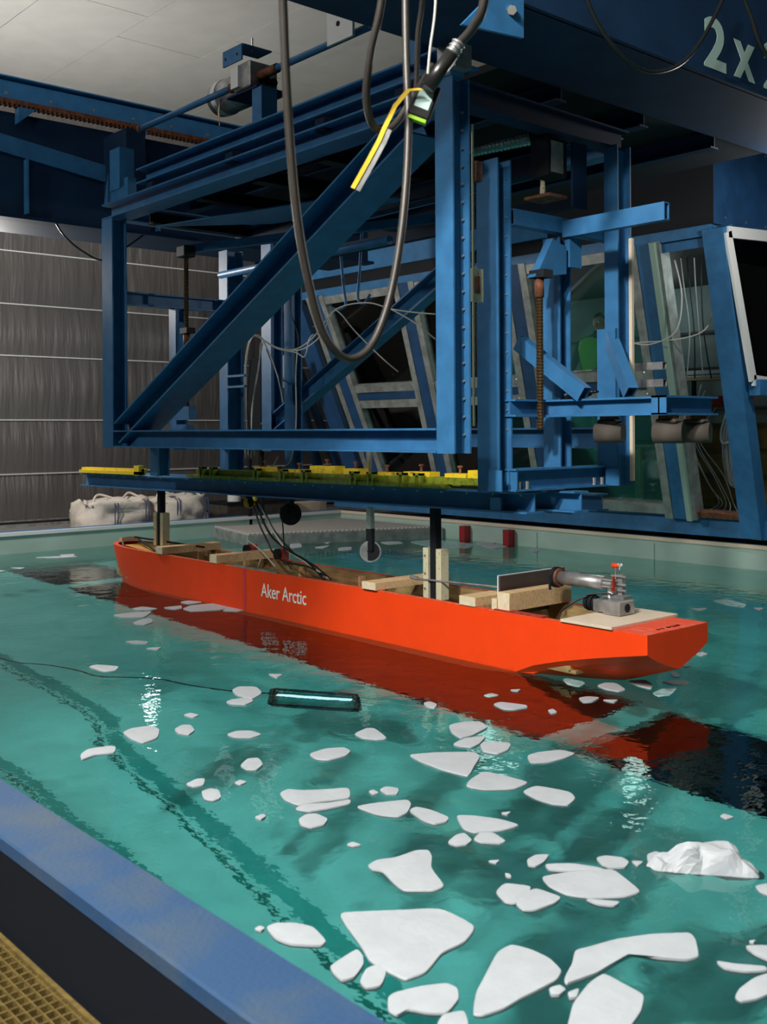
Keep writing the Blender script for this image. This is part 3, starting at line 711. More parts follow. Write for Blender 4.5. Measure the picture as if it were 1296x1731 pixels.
# yellow clamping rail on the beam
cr = thing('clamp_rail', 'olive and yellow slotted clamping rail on top of the support beam', 'rail', (-7.3, 5.1, 1.07))
def rz(x): return 1.061 + (x + 10.76) * .0071
def seg(x0, x1, y0, y1, h0, h1, name, m_, par=cr): return MB().add([(x, y, rz(x) + h) for x in (x0, x1) for y in (y0, y1) for h in (h0, h1)], [(0, 1, 3, 2), (4, 6, 7, 5), (0, 4, 5, 1), (2, 3, 7, 6), (0, 2, 6, 4), (1, 5, 7, 3)]).build(name, m_, par)
seg(-10.72, -9.4, 5.02, 5.10, .004, .035, 'lower_strip', 'yellow'); seg(-10.72, -9.4, 5.05, 5.12, .036, .06, 'upper_strip', 'yellow')
seg(-9.5, -9.4, 5.02, 5.08, .0, .095, 'rail_bracket', 'yellow')
seg(-8.5, -5.15, 5.02, 5.10, .0, .028, 'lower_strip', 'green'); seg(-8.4, -4.62, 5.06, 5.20, .029, .075, 'upper_strip', 'green')
seg(-8.4, -4.65, 5.30, 5.40, .0, .06, 'rear_strip', 'green')
for x in (-8.28, -8.10, -7.42, -7.05, -6.75, -6.15, -5.95, -5.62, -5.45):
    for dx in (0, .055): seg(x + dx, x + dx + .022, 5.015, 5.055, 0, .10, 'rail_bracket', 'green')
    seg(x, x + .077, 5.015, 5.055, .085, .10, 'bracket_bridge', 'green')
for x0, x1, h in ((-7.5, -7.3, .10), (-7.15, -6.7, .085), (-6.72, -6.4, .12), (-6.3, -6.12, .105), (-5.95, -5.75, .085), (-5.62, -5.35, .095), (-5.2, -5.0, .09), (-4.98, -4.64, .115)):
    o = seg(x0, x1, 5.08, 5.18, h - .045, h + .012, 'clamp_plate', 'yellow')
    x = (x0 + x1) / 2; MB().cyl((x, 5.13, rz(x) + h), (x, 5.13, rz(x) + h + .06), .009, 8).build('clamp_bolt', 'rust', o)
    MB().cyl((x, 5.13, rz(x) + h + .05), (x, 5.13, rz(x) + h + .065), .018, 6).build('bolt_head', 'rust', o)
m = thing('tie_pipe', 'short steel pipe rising from the clamping rail to the frame', 'pipe', (P(624, 780, Y=5.2).x, 5.2, 1.15))
x = P(624, 780, Y=5.2).x
MB().cyl((x, 5.2, 1.17), (x, 5.2, 1.5), .022, 14).build('pipe', 'steel', m, smooth=True)
MB().cyl((x - .03, 5.18, 1.36), (x + .01, 5.18, 1.36), .012, 10).build('wing_nut', 'bolt', m)
# rope pulleys hanging under the beam
def pulley(u, v_, y, r, ztop, label, m_='rust'):
    p = P(u, v_, Y=y); t = thing('rope_pulley', label, 'pulley', (p.x, y, p.z - r), 'pulleys under the support beam')
    MB().ring(p, (.75, -.66, 0) if m_ == 'steel' else (.9, -.3, 0), r, r * .3, .02).build('wheel_rim', m_, t, smooth=False)
    MB().cyl(p - Vector((.008, -.008, 0)), p + Vector((.008, -.008, 0)), r * .86, 24).build('wheel_disc', 'dark', t)
    MB().box((p.x - .03, y - .02, p.z), (p.x + .03, y + .02, p.z + r + .09)).build('fork', 'dark', t, bevel=.004)
    MB().box((p.x - .025, y - .018, p.z + r + .08), (p.x + .025, y + .018, ztop)).build('hanger', m_ if m_ != 'dark' else 'yellow', t)
    return t
pulley(626, 932, 5.1, .08, .93, 'steel rope pulley hanging from a bracket above amidships', 'steel')
pulley(491, 869, 5.35, .095, .94, 'dark pulley wheel with a yellow hanger under the beam', 'dark')
pulley(421, 850, 5.5, .05, .93, 'small yellow pulley wheel under the beam beside the cable bundle', 'yellow')

# ================================================================== BRIDGE GIRDERS
bg = thing('bridge_girder', 'huge dark blue box girder across the basin top right with large stencilled figures', 'girder', (-4.05, 6, 3.7))
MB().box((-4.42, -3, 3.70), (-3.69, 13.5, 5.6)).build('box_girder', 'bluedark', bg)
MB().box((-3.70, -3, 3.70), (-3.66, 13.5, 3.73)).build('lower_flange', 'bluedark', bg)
bd_ = thing('shade_deck', 'dark deck plate spanning between the two bridge girders above the towing frame', 'deck', (-6.9, 6.5, 3.74))  # added to blacken and shade the inside of the frame
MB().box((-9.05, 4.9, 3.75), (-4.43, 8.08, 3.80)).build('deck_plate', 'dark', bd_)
for y in (5.4, 6.3, 7.2): MB().hbeam((-9.05, y, 3.68), (-4.43, y, 3.68), ZZ, .12, .1).build('shade_deck_joist', 'bluedark', bd_)
p = P(865, 20, X=-3.6); MB().prism([P(818, 0, X=-3.6), P(880, -30, X=-3.6), P(880, 66, X=-3.6), P(776, 43, X=-3.6)], (.02, 0, 0)).build('bracket_plate', 'blue', bg)
MB().cyl(P(865, 17, X=-3.58), P(865, 17, X=-3.56), .025, 6).build('bracket_bolt', 'bolt', bg)
a = P(1190, 107, X=-3.688); b = P(1190, 22, X=-3.688); c = P(1227, 107, X=-3.688)
H2 = b.z - a.z
text('2', 'lettering', 'letter2', bg, (-3.689, a.y, a.z), YY, ZZ, H2, c.y - a.y, bold=.03)
a2 = P(1240, 124, X=-3.688); c2 = P(1276, 124, X=-3.688); text('x', 'lettering', 'letter2', bg, (-3.689, a2.y, a2.z), YY, ZZ, H2 * .72, c2.y - a2.y, bold=.03)
a3 = P(1291, 145, X=-3.688); text('2', 'lettering', 'letter2', bg, (-3.689, a3.y, a3.z), YY, ZZ, H2, c.y - a.y, bold=.03)
g2 = thing('bridge_girder', 'dark blue girder with a toothed rack at the far left under the ceiling', 'girder', (-9.7, 6, 3.45))
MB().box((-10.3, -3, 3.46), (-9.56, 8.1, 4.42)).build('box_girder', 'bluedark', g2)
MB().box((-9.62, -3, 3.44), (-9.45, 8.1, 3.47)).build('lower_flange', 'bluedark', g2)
MB().hbeam((-9.56, -3, 4.62), (-9.56, 8.1, 4.62), ZZ, .22, .16).build('top_rail', 'blue', g2)
m = MB(); m.box((-9.50, -1, 4.47), (-9.44, 13, 4.51))
for i in range(260): y = 1 + i * .045; m.box((-9.50, y, 4.445), (-9.44, y + .022, 4.47))
m.build('toothed_rack', 'rust', g2)['kind'] = 'stuff'
for i in range(14):
    y = 2.9 + i * .42; MB().cyl((-9.44, y, 4.55), (-9.42, y, 4.55), .014, 8).build('rack_bolt', 'bolt', g2)
for y in (3.85, 5.0):
    MB().prism([(-9.50, y, 4.44), (-9.50, y + .16, 4.44), (-9.50, y + .0, 4.30)], (.09, 0, 0)).build('rack_gusset', 'blue', g2)
for y in (3.95, 5.3): MB().prism([(-9.55, y, 3.50), (-9.55, y + .02, 3.50), (-9.55, y + .02, 4.0), (-9.55, y, 4.0)], (.07, 0, 0)).build('web_rib', 'blue', g2)
MB().bar((-9.54, 2.5, 4.28), (-9.54, 5.1, 3.95), ZZ, .16, .04).build('side_brace', 'blue', g2)
MB().box((-9.58, 4.75, 3.7), (-9.1, 4.95, 4.35)).build('rack_bearing', 'bluedark', g2)

# drive shaft and motor on the frame
ds = thing('drive_unit', 'grey gear motor on a blue pedestal with a long blue drive shaft', 'motor', (-7.3, 4.6, 3.7))
SY = 4.6; a = P(240, 217, Y=SY); b = P(582, 64, Y=SY); zc = (a.z + b.z) / 2
MB().cyl((a.x, SY, zc), (P(388, 0, Y=SY).x, SY, zc), .026, 16).build('drive_shaft', 'blue', ds, smooth=True)
MB().cyl((P(468, 0, Y=SY).x, SY, zc), (b.x + 1.2, SY, zc), .026, 16).build('drive_shaft', 'blue', ds, smooth=True)
MB().cyl((a.x - .05, SY, zc), (a.x, SY, zc), .035, 14).build('shaft_bearing', 'rust', ds, smooth=True)
x1 = P(390, 0, Y=SY).x; x2 = P(412, 0, Y=SY).x; x3 = P(468, 0, Y=SY).x
MB().cyl((x1, SY, zc), (x1 + .14, SY, zc), .040, 16).build('shaft_coupling', 'rust', ds, smooth=True)
MB().cyl((x3 - .22, SY, zc), (x3, SY, zc), .036, 16).build('shaft_coupling', 'rust', ds, smooth=True)
gb = MB().box((x2, SY - .10, zc - .10), (x3 - .22, SY + .16, zc + .10)).build('gear_housing', 'steel', ds, bevel=.01)
MB().box((x2 - .0, SY - .125, zc - .08), (x2 + .10, SY - .10, zc + .08)).build('housing_cover', 'white', gb)
for k in range(3): MB().cyl((x3 - .22, SY + .0 + k * .06, zc - .03), (x3 - .205, SY + k * .06, zc - .03), .03, 14).build('housing_port', 'dark', gb)
ta_ = MB(); ta_.box((x2 - .10, SY - .13, zc + .11), (x2 + .16, SY - .118, zc + .23)); ta_.box((x2 - .02, SY - .118, zc + .218), (x2 + .17, SY + .14, zc + .23)); ta_.build('top_angle', 'blue', ds)
for dx in (-.06, .10): MB().cyl((x2 + dx, SY - .132, zc + .165), (x2 + dx, SY - .129, zc + .165), .012, 10).build('angle_hole', 'dark', ds)
for dx in (0, .14): MB().cyl((x2 + dx, SY - .02, zc + .2), (x2 + dx, SY - .02, zc + .30), .008, 8).build('stud', 'bolt', ds)
pz = zc - .13
MB().box((x2 - .05, SY - .13, pz - .015), (x3 - .08, SY + .17, pz)).build('pedestal_plate', 'bluedark', ds)
MB().box((P(425, 0, Y=4.48).x, 4.48, 3.70), (P(441, 0, Y=4.48).x, 4.62, pz - .015)).build('pedestal', 'blue', ds)
mz = P(395, 160, Y=4.85).z
mo = MB().cyl((P(372, 0, Y=4.85).x, 4.85, mz), (P(425, 0, Y=4.85).x, 4.85, mz), .14, 28).build('electric_motor', 'alu', ds, smooth=True)
mo.data.materials[0] = M['steel']
MB().ring((P(382, 0, Y=4.85).x, 4.85, mz), XX, .147, .135, .06).build('motor_band', 'white', mo)
for k, c_ in enumerate(('yellow', 'white', 'tape')): MB().tube([(P(378, 0, Y=4.7).x + k * .01, 4.66, mz - .1), (P(380, 0, Y=4.7).x - k * .01, 4.64, mz - .2), (P(384, 0, Y=4.7).x + k * .006, 4.62, mz - .33)], .004).build('lead_wire', c_, mo)
sp = MB().box((P(560, 0, Y=4.5).x, 4.46, 4.10), (P(603, 0, Y=4.5).x, 4.48, 4.36)); o = sp.build('shaft_support_plate', 'white', ds)
MB().cyl((P(579, 0, Y=4.5).x, 4.455, 4.22), (P(579, 0, Y=4.5).x, 4.46, 4.22), .018, 12).build('plate_hole', 'dark', o)
tr = thing('ceiling_light_track', 'small wire-hung metal bar under the ceiling right of the gear motor', 'bar', P(550, 112, Z=6.6))
a, b = P(526, 121, Z=6.6), P(551, 109, Z=6.6); MB().cyl(a, b, .035, 10).build('bar', 'alu', tr)
for q in (a, b): MB().cyl(q - (b - a) * .03, q + (b - a) * .03, .05, 10).build('end_knob', 'white', tr)
MB().tube([a, P(490, 138, Z=6.6)], .008, smooth=0).build('wire', 'rust', tr); MB().tube([b, P(700, 60, Z=6.6)], .008, smooth=0).build('wire', 'rust', tr)
# flexible duct
du = thing('flexible_duct', 'ribbed silver flexible duct under the top rails at the right', 'duct', P(880, 232, Y=6.2))
a, b = P(800, 250, Y=6.2), P(905, 228, Y=6.2); m = MB(); N = 16
for i in range(N):
    p0 = a.lerp(b, i / N); p1 = a.lerp(b, (i + .5) / N); p2 = a.lerp(b, (i + 1) / N); m.cyl(p0, p1, .062, 16, .074, cap=False); m.cyl(p1, p2, .074, 16, .062, cap=False)
m.build('duct_hose', 'duct', du)
MB().cyl(b, b + (b - a) * .15, .08, 14).build('duct_collar', 'dark', du)
# hooks holding the cables in the middle of the frame
for k, (t0, t1, t2, t3) in enumerate((((573, 395), (580, 480), (584, 515), (560, 520)), ((612, 388), (607, 470), (605, 505), (625, 498)))):
    tag(MB().tube([P(*t0, Y=5.75), P(*t1, Y=5.75), P(*t2, Y=5.75), P(t2[0] + (t3[0] - t2[0]) * .5, t2[1] + 8, Y=5.75), P(*t3, Y=5.75)], .012).build('cable_hook', 'blue'),
        ['long blue rod hook under the inner rail, left of two, with cables hung over it', 'long blue rod hook under the inner rail, right of two, with cables hung over it'][k], 'hook', 'cable hooks inside the frame')

# ================================================================== MEASURING CABIN
cb = thing('measuring_cabin', 'long blue control cabin with slanted grey-framed windows standing behind the towing frame', 'cabin', (-9.3, 10.9, .33))  # cabin numbers scaled up about the camera, from a nearer position
def cp(mb, name, m='blue', par=None, **k): return mb.build(name, m, par or cb, **k)
XE = -5.78                                                   # right end of the cabin
SN = Vector((0, 1, .312)).normalized(); SU = Vector((0, -.312, 1)).normalized()
def sy(z): return 10.443 - .312 * z
def slat(u0, v0, u1, v1, w_, d_, name, m_, off=0.0, par=None):   # bar in the slanted wall between two image pixels
    a, b = PS(u0, v0, off), PS(u1, v1, off); return cp(MB().bar(a, b, SN, d_, w_), name, m_, par)
def spost(xb, zb, xt, zt, w_, d_, name, m_, off=0): 
    a = Vector((xb, sy(zb) + off, zb)); b = Vector((xt, sy(zt) + off, zt)); return cp(MB().bar(a, b, SN, d_, w_), name, m_)
X0 = -13.0
# floor beam, floor, roof box
cp(MB().box((X0, 10.3, .325), (XE + .7, 10.58, .52)), 'floor_beam')
cp(MB().box((X0, 10.5, .47), (XE + .7, 13.2, .54)), 'cabin_floor', 'cabin')
cp(MB().box((X0 - .4, 9.37, 3.47), (XE, 13.2, 4.45)), 'roof_box', 'dark')  # near-black colour stands in for the girder's shade on the roof face
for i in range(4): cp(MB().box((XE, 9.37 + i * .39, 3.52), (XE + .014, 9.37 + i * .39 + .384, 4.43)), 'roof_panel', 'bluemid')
for i in range(4):
    for z in (3.60, 4.34): MB().cyl((XE + .012, 9.56 + i * .39, z), (XE + .02, 9.56 + i * .39, z), .012, 8).build('panel_bolt', 'bolt', cb)
cp(MB().box((XE - .02, 9.33, 3.42), (XE + .02, 13.2, 3.50)), 'roof_edge', 'blue')
cp(MB().box((X0, 9.31, 3.40), (XE, 9.42, 3.51)), 'roof_edge', 'blue')
cp(MB().box((X0, 9.31, 3.67), (-7.9, 9.37, 3.92)), 'roof_band', 'blue')
cp(MB().box((X0, 13.0, .5), (XE, 13.1, 3.5)), 'back_wall', 'cabin')
cp(MB().box((X0, 10.45, .5), (X0 + .05, 13.1, 3.45)), 'side_wall', 'cabin')
for z in (1.3, 1.75, 2.3, 2.8): cp(MB().box((X0, 12.96, z), (XE, 13.0, z + .04)), 'wall_batten', 'dark')
# window frames: for each post a grey bar, blue post, grey bar
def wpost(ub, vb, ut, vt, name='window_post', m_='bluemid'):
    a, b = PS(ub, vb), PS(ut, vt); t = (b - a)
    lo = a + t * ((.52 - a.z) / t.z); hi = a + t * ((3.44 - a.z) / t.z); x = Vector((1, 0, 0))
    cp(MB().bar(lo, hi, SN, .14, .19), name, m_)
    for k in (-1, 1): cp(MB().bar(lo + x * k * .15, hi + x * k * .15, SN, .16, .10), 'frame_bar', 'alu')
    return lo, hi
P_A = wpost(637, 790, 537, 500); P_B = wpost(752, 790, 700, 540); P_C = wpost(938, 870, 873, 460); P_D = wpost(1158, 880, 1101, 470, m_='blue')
cp(MB().bar(P_D[0] + XX * .13 - SN * .09, P_D[1] + XX * .13 - SN * .09, SN, .06, .06), 'gasket_bar', mat('pale_green_edge', (.30, .42, .36), .5))
# corner post
a = PS(1276, 900); b = PS(1213, 400); t = b - a; lo = a + t * ((.36 - a.z) / t.z); hi = a + t * ((3.48 - a.z) / t.z)
cp(MB().bar(lo, hi, SN, .18, .23), 'corner_post')
PE = (lo, hi)
def xat(pp, z): a, b = pp; return a.x + (b.x - a.x) * (z - a.z) / (b.z - a.z)
def rail(p0, p1, z, h, m_, name='window_rail', off=0):
    e_ = .06; cp(MB().bar((xat(p0, z) + e_, sy(z) + off, z), (xat(p1, z) - e_, sy(z) + off, z), SU, h, .10), name, m_)
allp = [P_A, P_B, P_C, P_D]
for p0, p1 in zip(allp, allp[1:]):
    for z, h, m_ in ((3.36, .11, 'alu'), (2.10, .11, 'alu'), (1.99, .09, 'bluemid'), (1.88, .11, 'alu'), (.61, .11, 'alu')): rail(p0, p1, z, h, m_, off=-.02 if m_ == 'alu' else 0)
    for z0, z1, m_ in ((2.15, 3.31, 'pane'), (.66, 1.83, 'paneteal')):
        e = .2
        v = [(xat(p0, z0) + e, sy(z0), z0), (xat(p1, z0) - e, sy(z0), z0), (xat(p1, z1) - e, sy(z1), z1), (xat(p0, z1) + e, sy(z1), z1)]
        cp(MB().prism(v, SN * .008), 'window_pane', m_)
    for z in (2.11, 1.88):
        for q in range(4):
            x = xat(p0, z) + .2 + q * (xat(p1, z) - xat(p0, z) - .4) / 3
            MB().cyl((x, sy(z) - .085, z), (x, sy(z) - .08, z), .009, 6).build('frame_bolt', 'bolt', cb)
rail(P_D, PE, 3.36, .09, 'blue'); rail(P_D, PE, .57, .06, 'rust', 'window_sill')
# left slanted blue plates and braces
for (u0, v0, u1, v1, w_) in ((597, 790, 515, 560, .35), (570, 790, 495, 600, .12), (540, 800, 462, 500, .16)):
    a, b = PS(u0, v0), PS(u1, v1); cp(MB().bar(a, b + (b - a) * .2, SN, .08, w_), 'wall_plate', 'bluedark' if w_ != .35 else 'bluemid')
# end window: grey-white framed, facing right
def EW(u, v_): return P(u, v_, n=(1, .0, 0), c=XE + .0 + 0 * v_)
ex = XE + .16
pts = [P(1229, 392, X=ex), P(1296 + 60, 392 + 14, X=ex), P(1296 + 60, 655, X=ex), P(1272, 643, X=ex)]
m = MB()
for i in range(4):
    a, b = pts[i], pts[(i + 1) % 4]; m.bar(a, b, XX, .03, .11)
cp(m, 'end_window_frame', 'white')
cp(MB().prism(pts, XX * .008), 'window_pane', 'pane')
ca = P(1244, 655, X=-6.35); cc = P(1345, 470, X=-6.35)
for k in range(3): cp(MB().box((-6.5, ca.y, ca.z + (cc.z - ca.z) * k / 3), (-6.35, cc.y, ca.z + (cc.z - ca.z) * (k + .97) / 3)), 'steel_locker', 'steel')
cp(MB().bar(P(1275, 655, X=ex), P(1400, 660, X=ex), ZZ, .16, .12), 'end_rail')
# below the cabin: short posts to the far side deck
for k, x in enumerate((-9.7, -9.3, -8.4, -7.0, -5.6)):
    od = ['first', 'second', 'third', 'fourth', 'fifth'][k]
    tag(MB().box((x, 10.75, 0.0), (x + .09, 10.84, .47)).build('timber_prop', 'birch'), od + ' timber prop from the left, under the cabin floor behind the rim', 'prop', 'timber props under the cabin')
for k, (x0, x1) in enumerate(((-9.0, -7.6), (-6.4, -5.2))):
    tag(MB().box((x0, 10.95, 0), (x1, 11.0, .44)).build('skirting_board', 'ply'), ['pale board leaning under the cabin behind the far rim, near the middle', 'pale board under the cabin behind the far rim, at the right edge'][k], 'board')
# fluorescent lamps and equipment inside
for k, (u0, u1, v_) in enumerate(((655, 690, 577), (652, 691, 595))):
    a, b = P(u0, v_, Y=10.9), P(u1, v_, Y=10.9)
    o = thing('fluorescent_lamp', ['upper lit fluorescent lamp seen through the left cabin window', 'lower lit fluorescent lamp seen through the left cabin window'][k], 'lamp', a, 'lamps inside the cabin')
    MB().box((a.x, 10.9, a.z - .035 - k * .02), (b.x, 11.0, a.z + .03)).build('diffuser', glow('lamp_glow', (.85, 1, .9), 1.6), o)
    MB().box((a.x - .02, 10.92, a.z + .03), (b.x + .02, 11.02, a.z + .07)).build('housing', 'dark', o)
    MB().box((b.x - .05, 10.94, a.z + .07), (b.x - .04, 10.96, 3.47)).build('suspension', 'dark', o)
dk = thing('desk', 'long narrow desk with white edge strips inside the cabin behind the left window', 'desk', (-11.8, 10.8, .54))
a, b = P(632, 652, Y=10.8), P(700, 658, Y=10.8)
MB().box((a.x, 10.8, a.z - .02), (b.x + .6, 11.4, a.z + .02)).build('desk_top', 'white', dk)
for x in (a.x + .1, b.x + .5): MB().box((x, 10.9, .54), (x + .05, 10.95, a.z - .02)).build('leg', 'dark', dk)
for x in (a.x + .1, b.x + .5): MB().box((x, 11.3, .54), (x + .05, 11.35, a.z - .02)).build('leg', 'dark', dk)
sh = thing('cabinet', 'dark yellow wooden cabinet inside the open right-hand cabin bay', 'cabinet', (-7.2, 11.7, .54))
MB().box((-8.0, 11.6, .54), (-6.3, 12.2, 1.56)).build('body', mat('ochre_board', (.16, .09, .02), .6, var=.3), sh)
for i in range(3): MB().box((-7.95, 11.58, .64 + i * .31), (-6.35, 11.6, .87 + i * .31)).build('drawer', mat('ochre_board_%d' % i, (.22, .12, .03), .6, var=.3), sh)
a, b = P(1148, 640, Y=11.0), P(1240, 636, Y=11.0)
s2 = thing('wall_shelf', 'pale wooden shelf board crossing the right-hand cabin bay', 'shelf', (a.x, 11.0, a.z - .05))
MB().box((a.x, 11.0, a.z - .03), (b.x + .2, 11.35, a.z)).build('shelf_board', 'wood', s2)
MB().box((a.x, 11.05, a.z - .35), (b.x + .2, 11.1, a.z - .22)).build('lower_rail', 'redold', s2)
for x in (a.x + .1, b.x + .05): MB().box((x, 11.1, .54), (x + .04, 11.14, a.z - .03)).build('upright', 'dark', s2)
kb = thing('keyboard_case', 'long white instrument case lying on the pale shelf in the cabin', 'instrument', (a.x + .1, 11.1, a.z))
MB().box((a.x + .06, 11.04, a.z), (b.x, 11.3, a.z + .09)).build('case_body', 'white', kb, bevel=.01)
MB().box((a.x + .06, 11.036, a.z + .03), (b.x, 11.04, a.z + .04)).build('case_seam', 'dark', kb)
# cables hanging inside
def wire(pts, y, r, name, m_, label, cat='cable', group=None):
    q = [P(u, v_, Y=y) if not isinstance(y, (list, tuple)) else P(u, v_, Y=y[i]) for i, (u, v_) in enumerate(pts)]
    o = MB().tube(q, r, n=6, smooth=5).build(name, m_, smooth=True); return tag(o, label, cat, group)
bd = thing('cable_bundle', 'thick bundle of looped grey cables hanging by the cabin corner post', 'cables', P(1228, 700, Y=10.75))
for i in range(26):
    r = random.random; x = 1218 + i * 1.1 + r() * 4; d = i * 2.2
    pts = [(1236 + r() * 4, 690 + r() * 6), (x + 2, 720 + r() * 10), (x + d * .25, 770 + r() * 18), (x + 10 + d * .2, 800 + r() * 22 + d * .3), (x + 22, 790 + r() * 10), (x + 20, 740), (1243, 695)]
    MB().tube([P(u, v_, Y=10.7 + r() * .12) for u, v_ in pts], .008, n=5, smooth=4).build('cable_loop', 'cable', bd, smooth=True)
wire([(1233, 600), (1236, 650), (1226, 700), (1218, 730), (1222, 750), (1250, 738)], 10.65, .012, 'hanging_cable', 'cable', 'white hose looping down beside the cabin corner post')
for i in range(5):
    z = random.random
    wire([(1185 + i * 6, 650 + 10 * i), (1165 + i * 4, 740), (1190 + 8 * i, 800 + z() * 20), (1215 + i * 6, 850), (1190 + i * 15, 868), (1262, 872 - i * 3)], 10.8 + .04 * i, .006, 'floor_cable', 'cable',
         ['first', 'second', 'third', 'fourth', 'fifth'][i] + ' from the left of the thin grey cables sagging to the cabin floor', group='cables in the open cabin bay')
for i in range(4):
    wire([(1148 + 12 * i, 425), (1155 + 10 * i, 480), (1165 + 8 * i, 560), (1160 + 14 * i, 640)], 10.7 + .05 * i, .008, 'hanging_cable', ['cable', 'black'][i % 2],
         ['first', 'second', 'third', 'fourth'][i] + ' from the left of the cables hanging from the cabin roof', group='cables from the cabin roof')
for i, (c0, c1) in enumerate(((1140, 440), (1195, 430))): wire([(c0, c1), (c0 + 12, c1 + 60), (c0 + 2, c1 + 120), (c0 - 40, c1 + 142), (1070, 580)][:5], 9.4 + .2 * i, .008, 'hanging_cable', 'cable', ['grey cable curving from the cabin roof down to the pale batten', 'grey cable curving from the roof past the open bay, right one'][i])

# stool
def stool(x, y, label):
    t = thing('stool', label, 'stool', (x, y, .54)); h = .54 + .76
    MB().cyl((x, y, h - .03), (x, y, h), .18, 32).build('seat', 'birch', t, smooth=True)
    for k in range(3):
        an = k * 2.094 + 2.6; d = Vector((math.cos(an), math.sin(an), 0)); q = Vector((-d.y, d.x, 0))
        pts = [Vector((x, y, h - .045)) + d * .10, Vector((x, y, h - .05)) + d * .165, Vector((x, y, h - .10)) + d * .19, Vector((x, y, .54)) + d * .20]
        m = MB()
        for a, b in zip(pts, pts[1:]): m.obox((a + b) / 2, (b - a) * .52, q * .03, (b - a).normalized().cross(q) * .014)
        m.build('leg', 'birch', t)
    return t
p = P(1094, 850, Y=10.95)
stool(p.x, 10.95, 'three-legged birch bar stool inside the cabin seen through the lower window')

# person in the cabin
pc = P(1006, 700, Y=11.5)
px, py, PZ = pc.x, 11.5, 1.22
man = thing('person', 'person in a green hi-vis vest and dark trousers leaning over inside the cabin', 'person', (px, py, PZ))
me = bpy.data.meshes.new('body')
J = [((0, 0, .95), .15), ((.0, -.02, 1.15), .15), ((.02, -.06, 1.38), .17), ((.10, -.10, 1.50), .07), ((.17, -.13, 1.58), .065),
     ((-.19, -.06, 1.42), .07), ((-.26, -.12, 1.16), .052), ((-.12, -.36, 1.02), .04), ((-.04, -.42, 1.0), .035),
     ((.22, -.02, 1.42), .07), ((.33, -.12, 1.16), .052), ((.30, -.36, 1.03), .04), ((.27, -.43, 1.02), .035),
     ((-.10, 0, .90), .10), ((-.12, -.05, .50), .075), ((-.13, .02, .10), .05), ((-.13, -.10, .045), .04),
     ((.10, 0, .90), .10), ((.13, -.06, .50), .075), ((.16, .02, .10), .05), ((.17, -.10, .045), .04)]
E_ = [(0, 1), (1, 2), (2, 3), (3, 4), (2, 5), (5, 6), (6, 7), (7, 8), (2, 9), (9, 10), (10, 11), (11, 12), (0, 13), (13, 14), (14, 15), (15, 16), (0, 17), (17, 18), (18, 19), (19, 20)]
me.from_pydata([j[0] for j in J], E_, []); me.materials.append(M['trousers'])
bo = bpy.data.objects.new('body', me); COL.objects.link(bo); bo.parent = man; OFF['body'] = OFF['person']
bo.modifiers.new('skin', 'SKIN')
sv = me.skin_vertices[0] if len(me.skin_vertices) else None
if sv:
    for i, j in enumerate(J): sv.data[i].radius = (j[1], j[1]); sv.data[i].use_root = (i == 0)
ss = bo.modifiers.new('sub', 'SUBSURF'); ss.levels = 2; ss.render_levels = 2
def blob(name, c, r, m_, par, sq=(1, 1, 1)):
    bm = bmesh.new(); bmesh.ops.create_uvsphere(bm, u_segments=20, v_segments=14, radius=1)
    for q in bm.verts: q.co = Vector((q.co.x * r * sq[0], q.co.y * r * sq[1], q.co.z * r * sq[2])) + Vector(c)
    me = bpy.data.meshes.new(name); bm.to_mesh(me); bm.free()
    for p_ in me.polygons: p_.use_smooth = True
    me.materials.append(M[m_]); o = bpy.data.objects.new(name, me); COL.objects.link(o); o.parent = par; OFF[o.name] = OFF[man.name]; return o
hd = blob('head', (.20, -.15, 1.67), .095, 'skin', man, (.9, 1.05, 1.2))
blob('hair', (.19, -.13, 1.70), .102, 'hair', hd, (.92, 1.0, 1.12)); blob('nose', (.215, -.25, 1.65), .016, 'skin', hd, (1, 1.2, 1.5))
for k in (-1, 1): blob('eye', (.205 + k * .034, -.235, 1.675), .012, 'white', hd); blob('ear', (.20 + k * .088, -.14, 1.66), .025, 'skin', hd, (.4, .8, 1.2))
blob('mouth', (.205, -.24, 1.615), .018, 'redold', hd, (1.3, .4, .4))
m = MB()
ringp = [(.95, .17, .14), (1.05, .185, .15), (1.2, .205, .16), (1.36, .225, .165), (1.46, .20, .13), (1.50, .10, .09)]
v = []; f = []
for z, rx_, ry_ in ringp:
    for k in range(20): an = k * math.pi / 10; v.append(Vector((px + rx_ * math.cos(an) + (z - .95) * .03, py + ry_ * math.sin(an) - (z - .95) * .12, PZ + z)))
for i in range(len(ringp) - 1):
    for k in range(20): f.append((i * 20 + k, i * 20 + (k + 1) % 20, i * 20 + 20 + (k + 1) % 20, i * 20 + 20 + k))
m.add(v, f).build('vest', 'vest', man, smooth=True)
for k, (sx, syy) in enumerate(((-.13, -.1), (.17, -.1))):
    b_ = blob('shoe', (sx, syy - .02, .05), .05, 'redold', man, (1, 2.5, .9)); blob('sole', (sx, syy - .02, .012), .052, 'white', b_, (1.05, 2.5, .25))
for sx, s0 in ((-.02, -.45), (.27, -.46)):
    hdm = blob('hand', (sx, s0, 1.0), .035, 'skin', man, (1, 1.3, .5))
    for q in range(4): blob('finger', (sx - .024 + q * .016, s0 - .065 + abs(q - 1.5) * .006, .992), .009, 'skin', hdm, (1, 3.6 - abs(q - 1.5) * .4, 1))
    blob('thumb', (sx + .04, s0 - .02, .995), .010, 'skin', hdm, (1.6, 2.2, 1))
rp_ = thing('person_support', 'dark support added inside the cabin under the person', 'platform', (px, 11.9, .54))  # support added to raise the person to the height seen in the image
MB().box((px - 1.2, 11.0, 1.08), (px + .6, 12.9, PZ)).build('support_top', 'walldark', rp_)
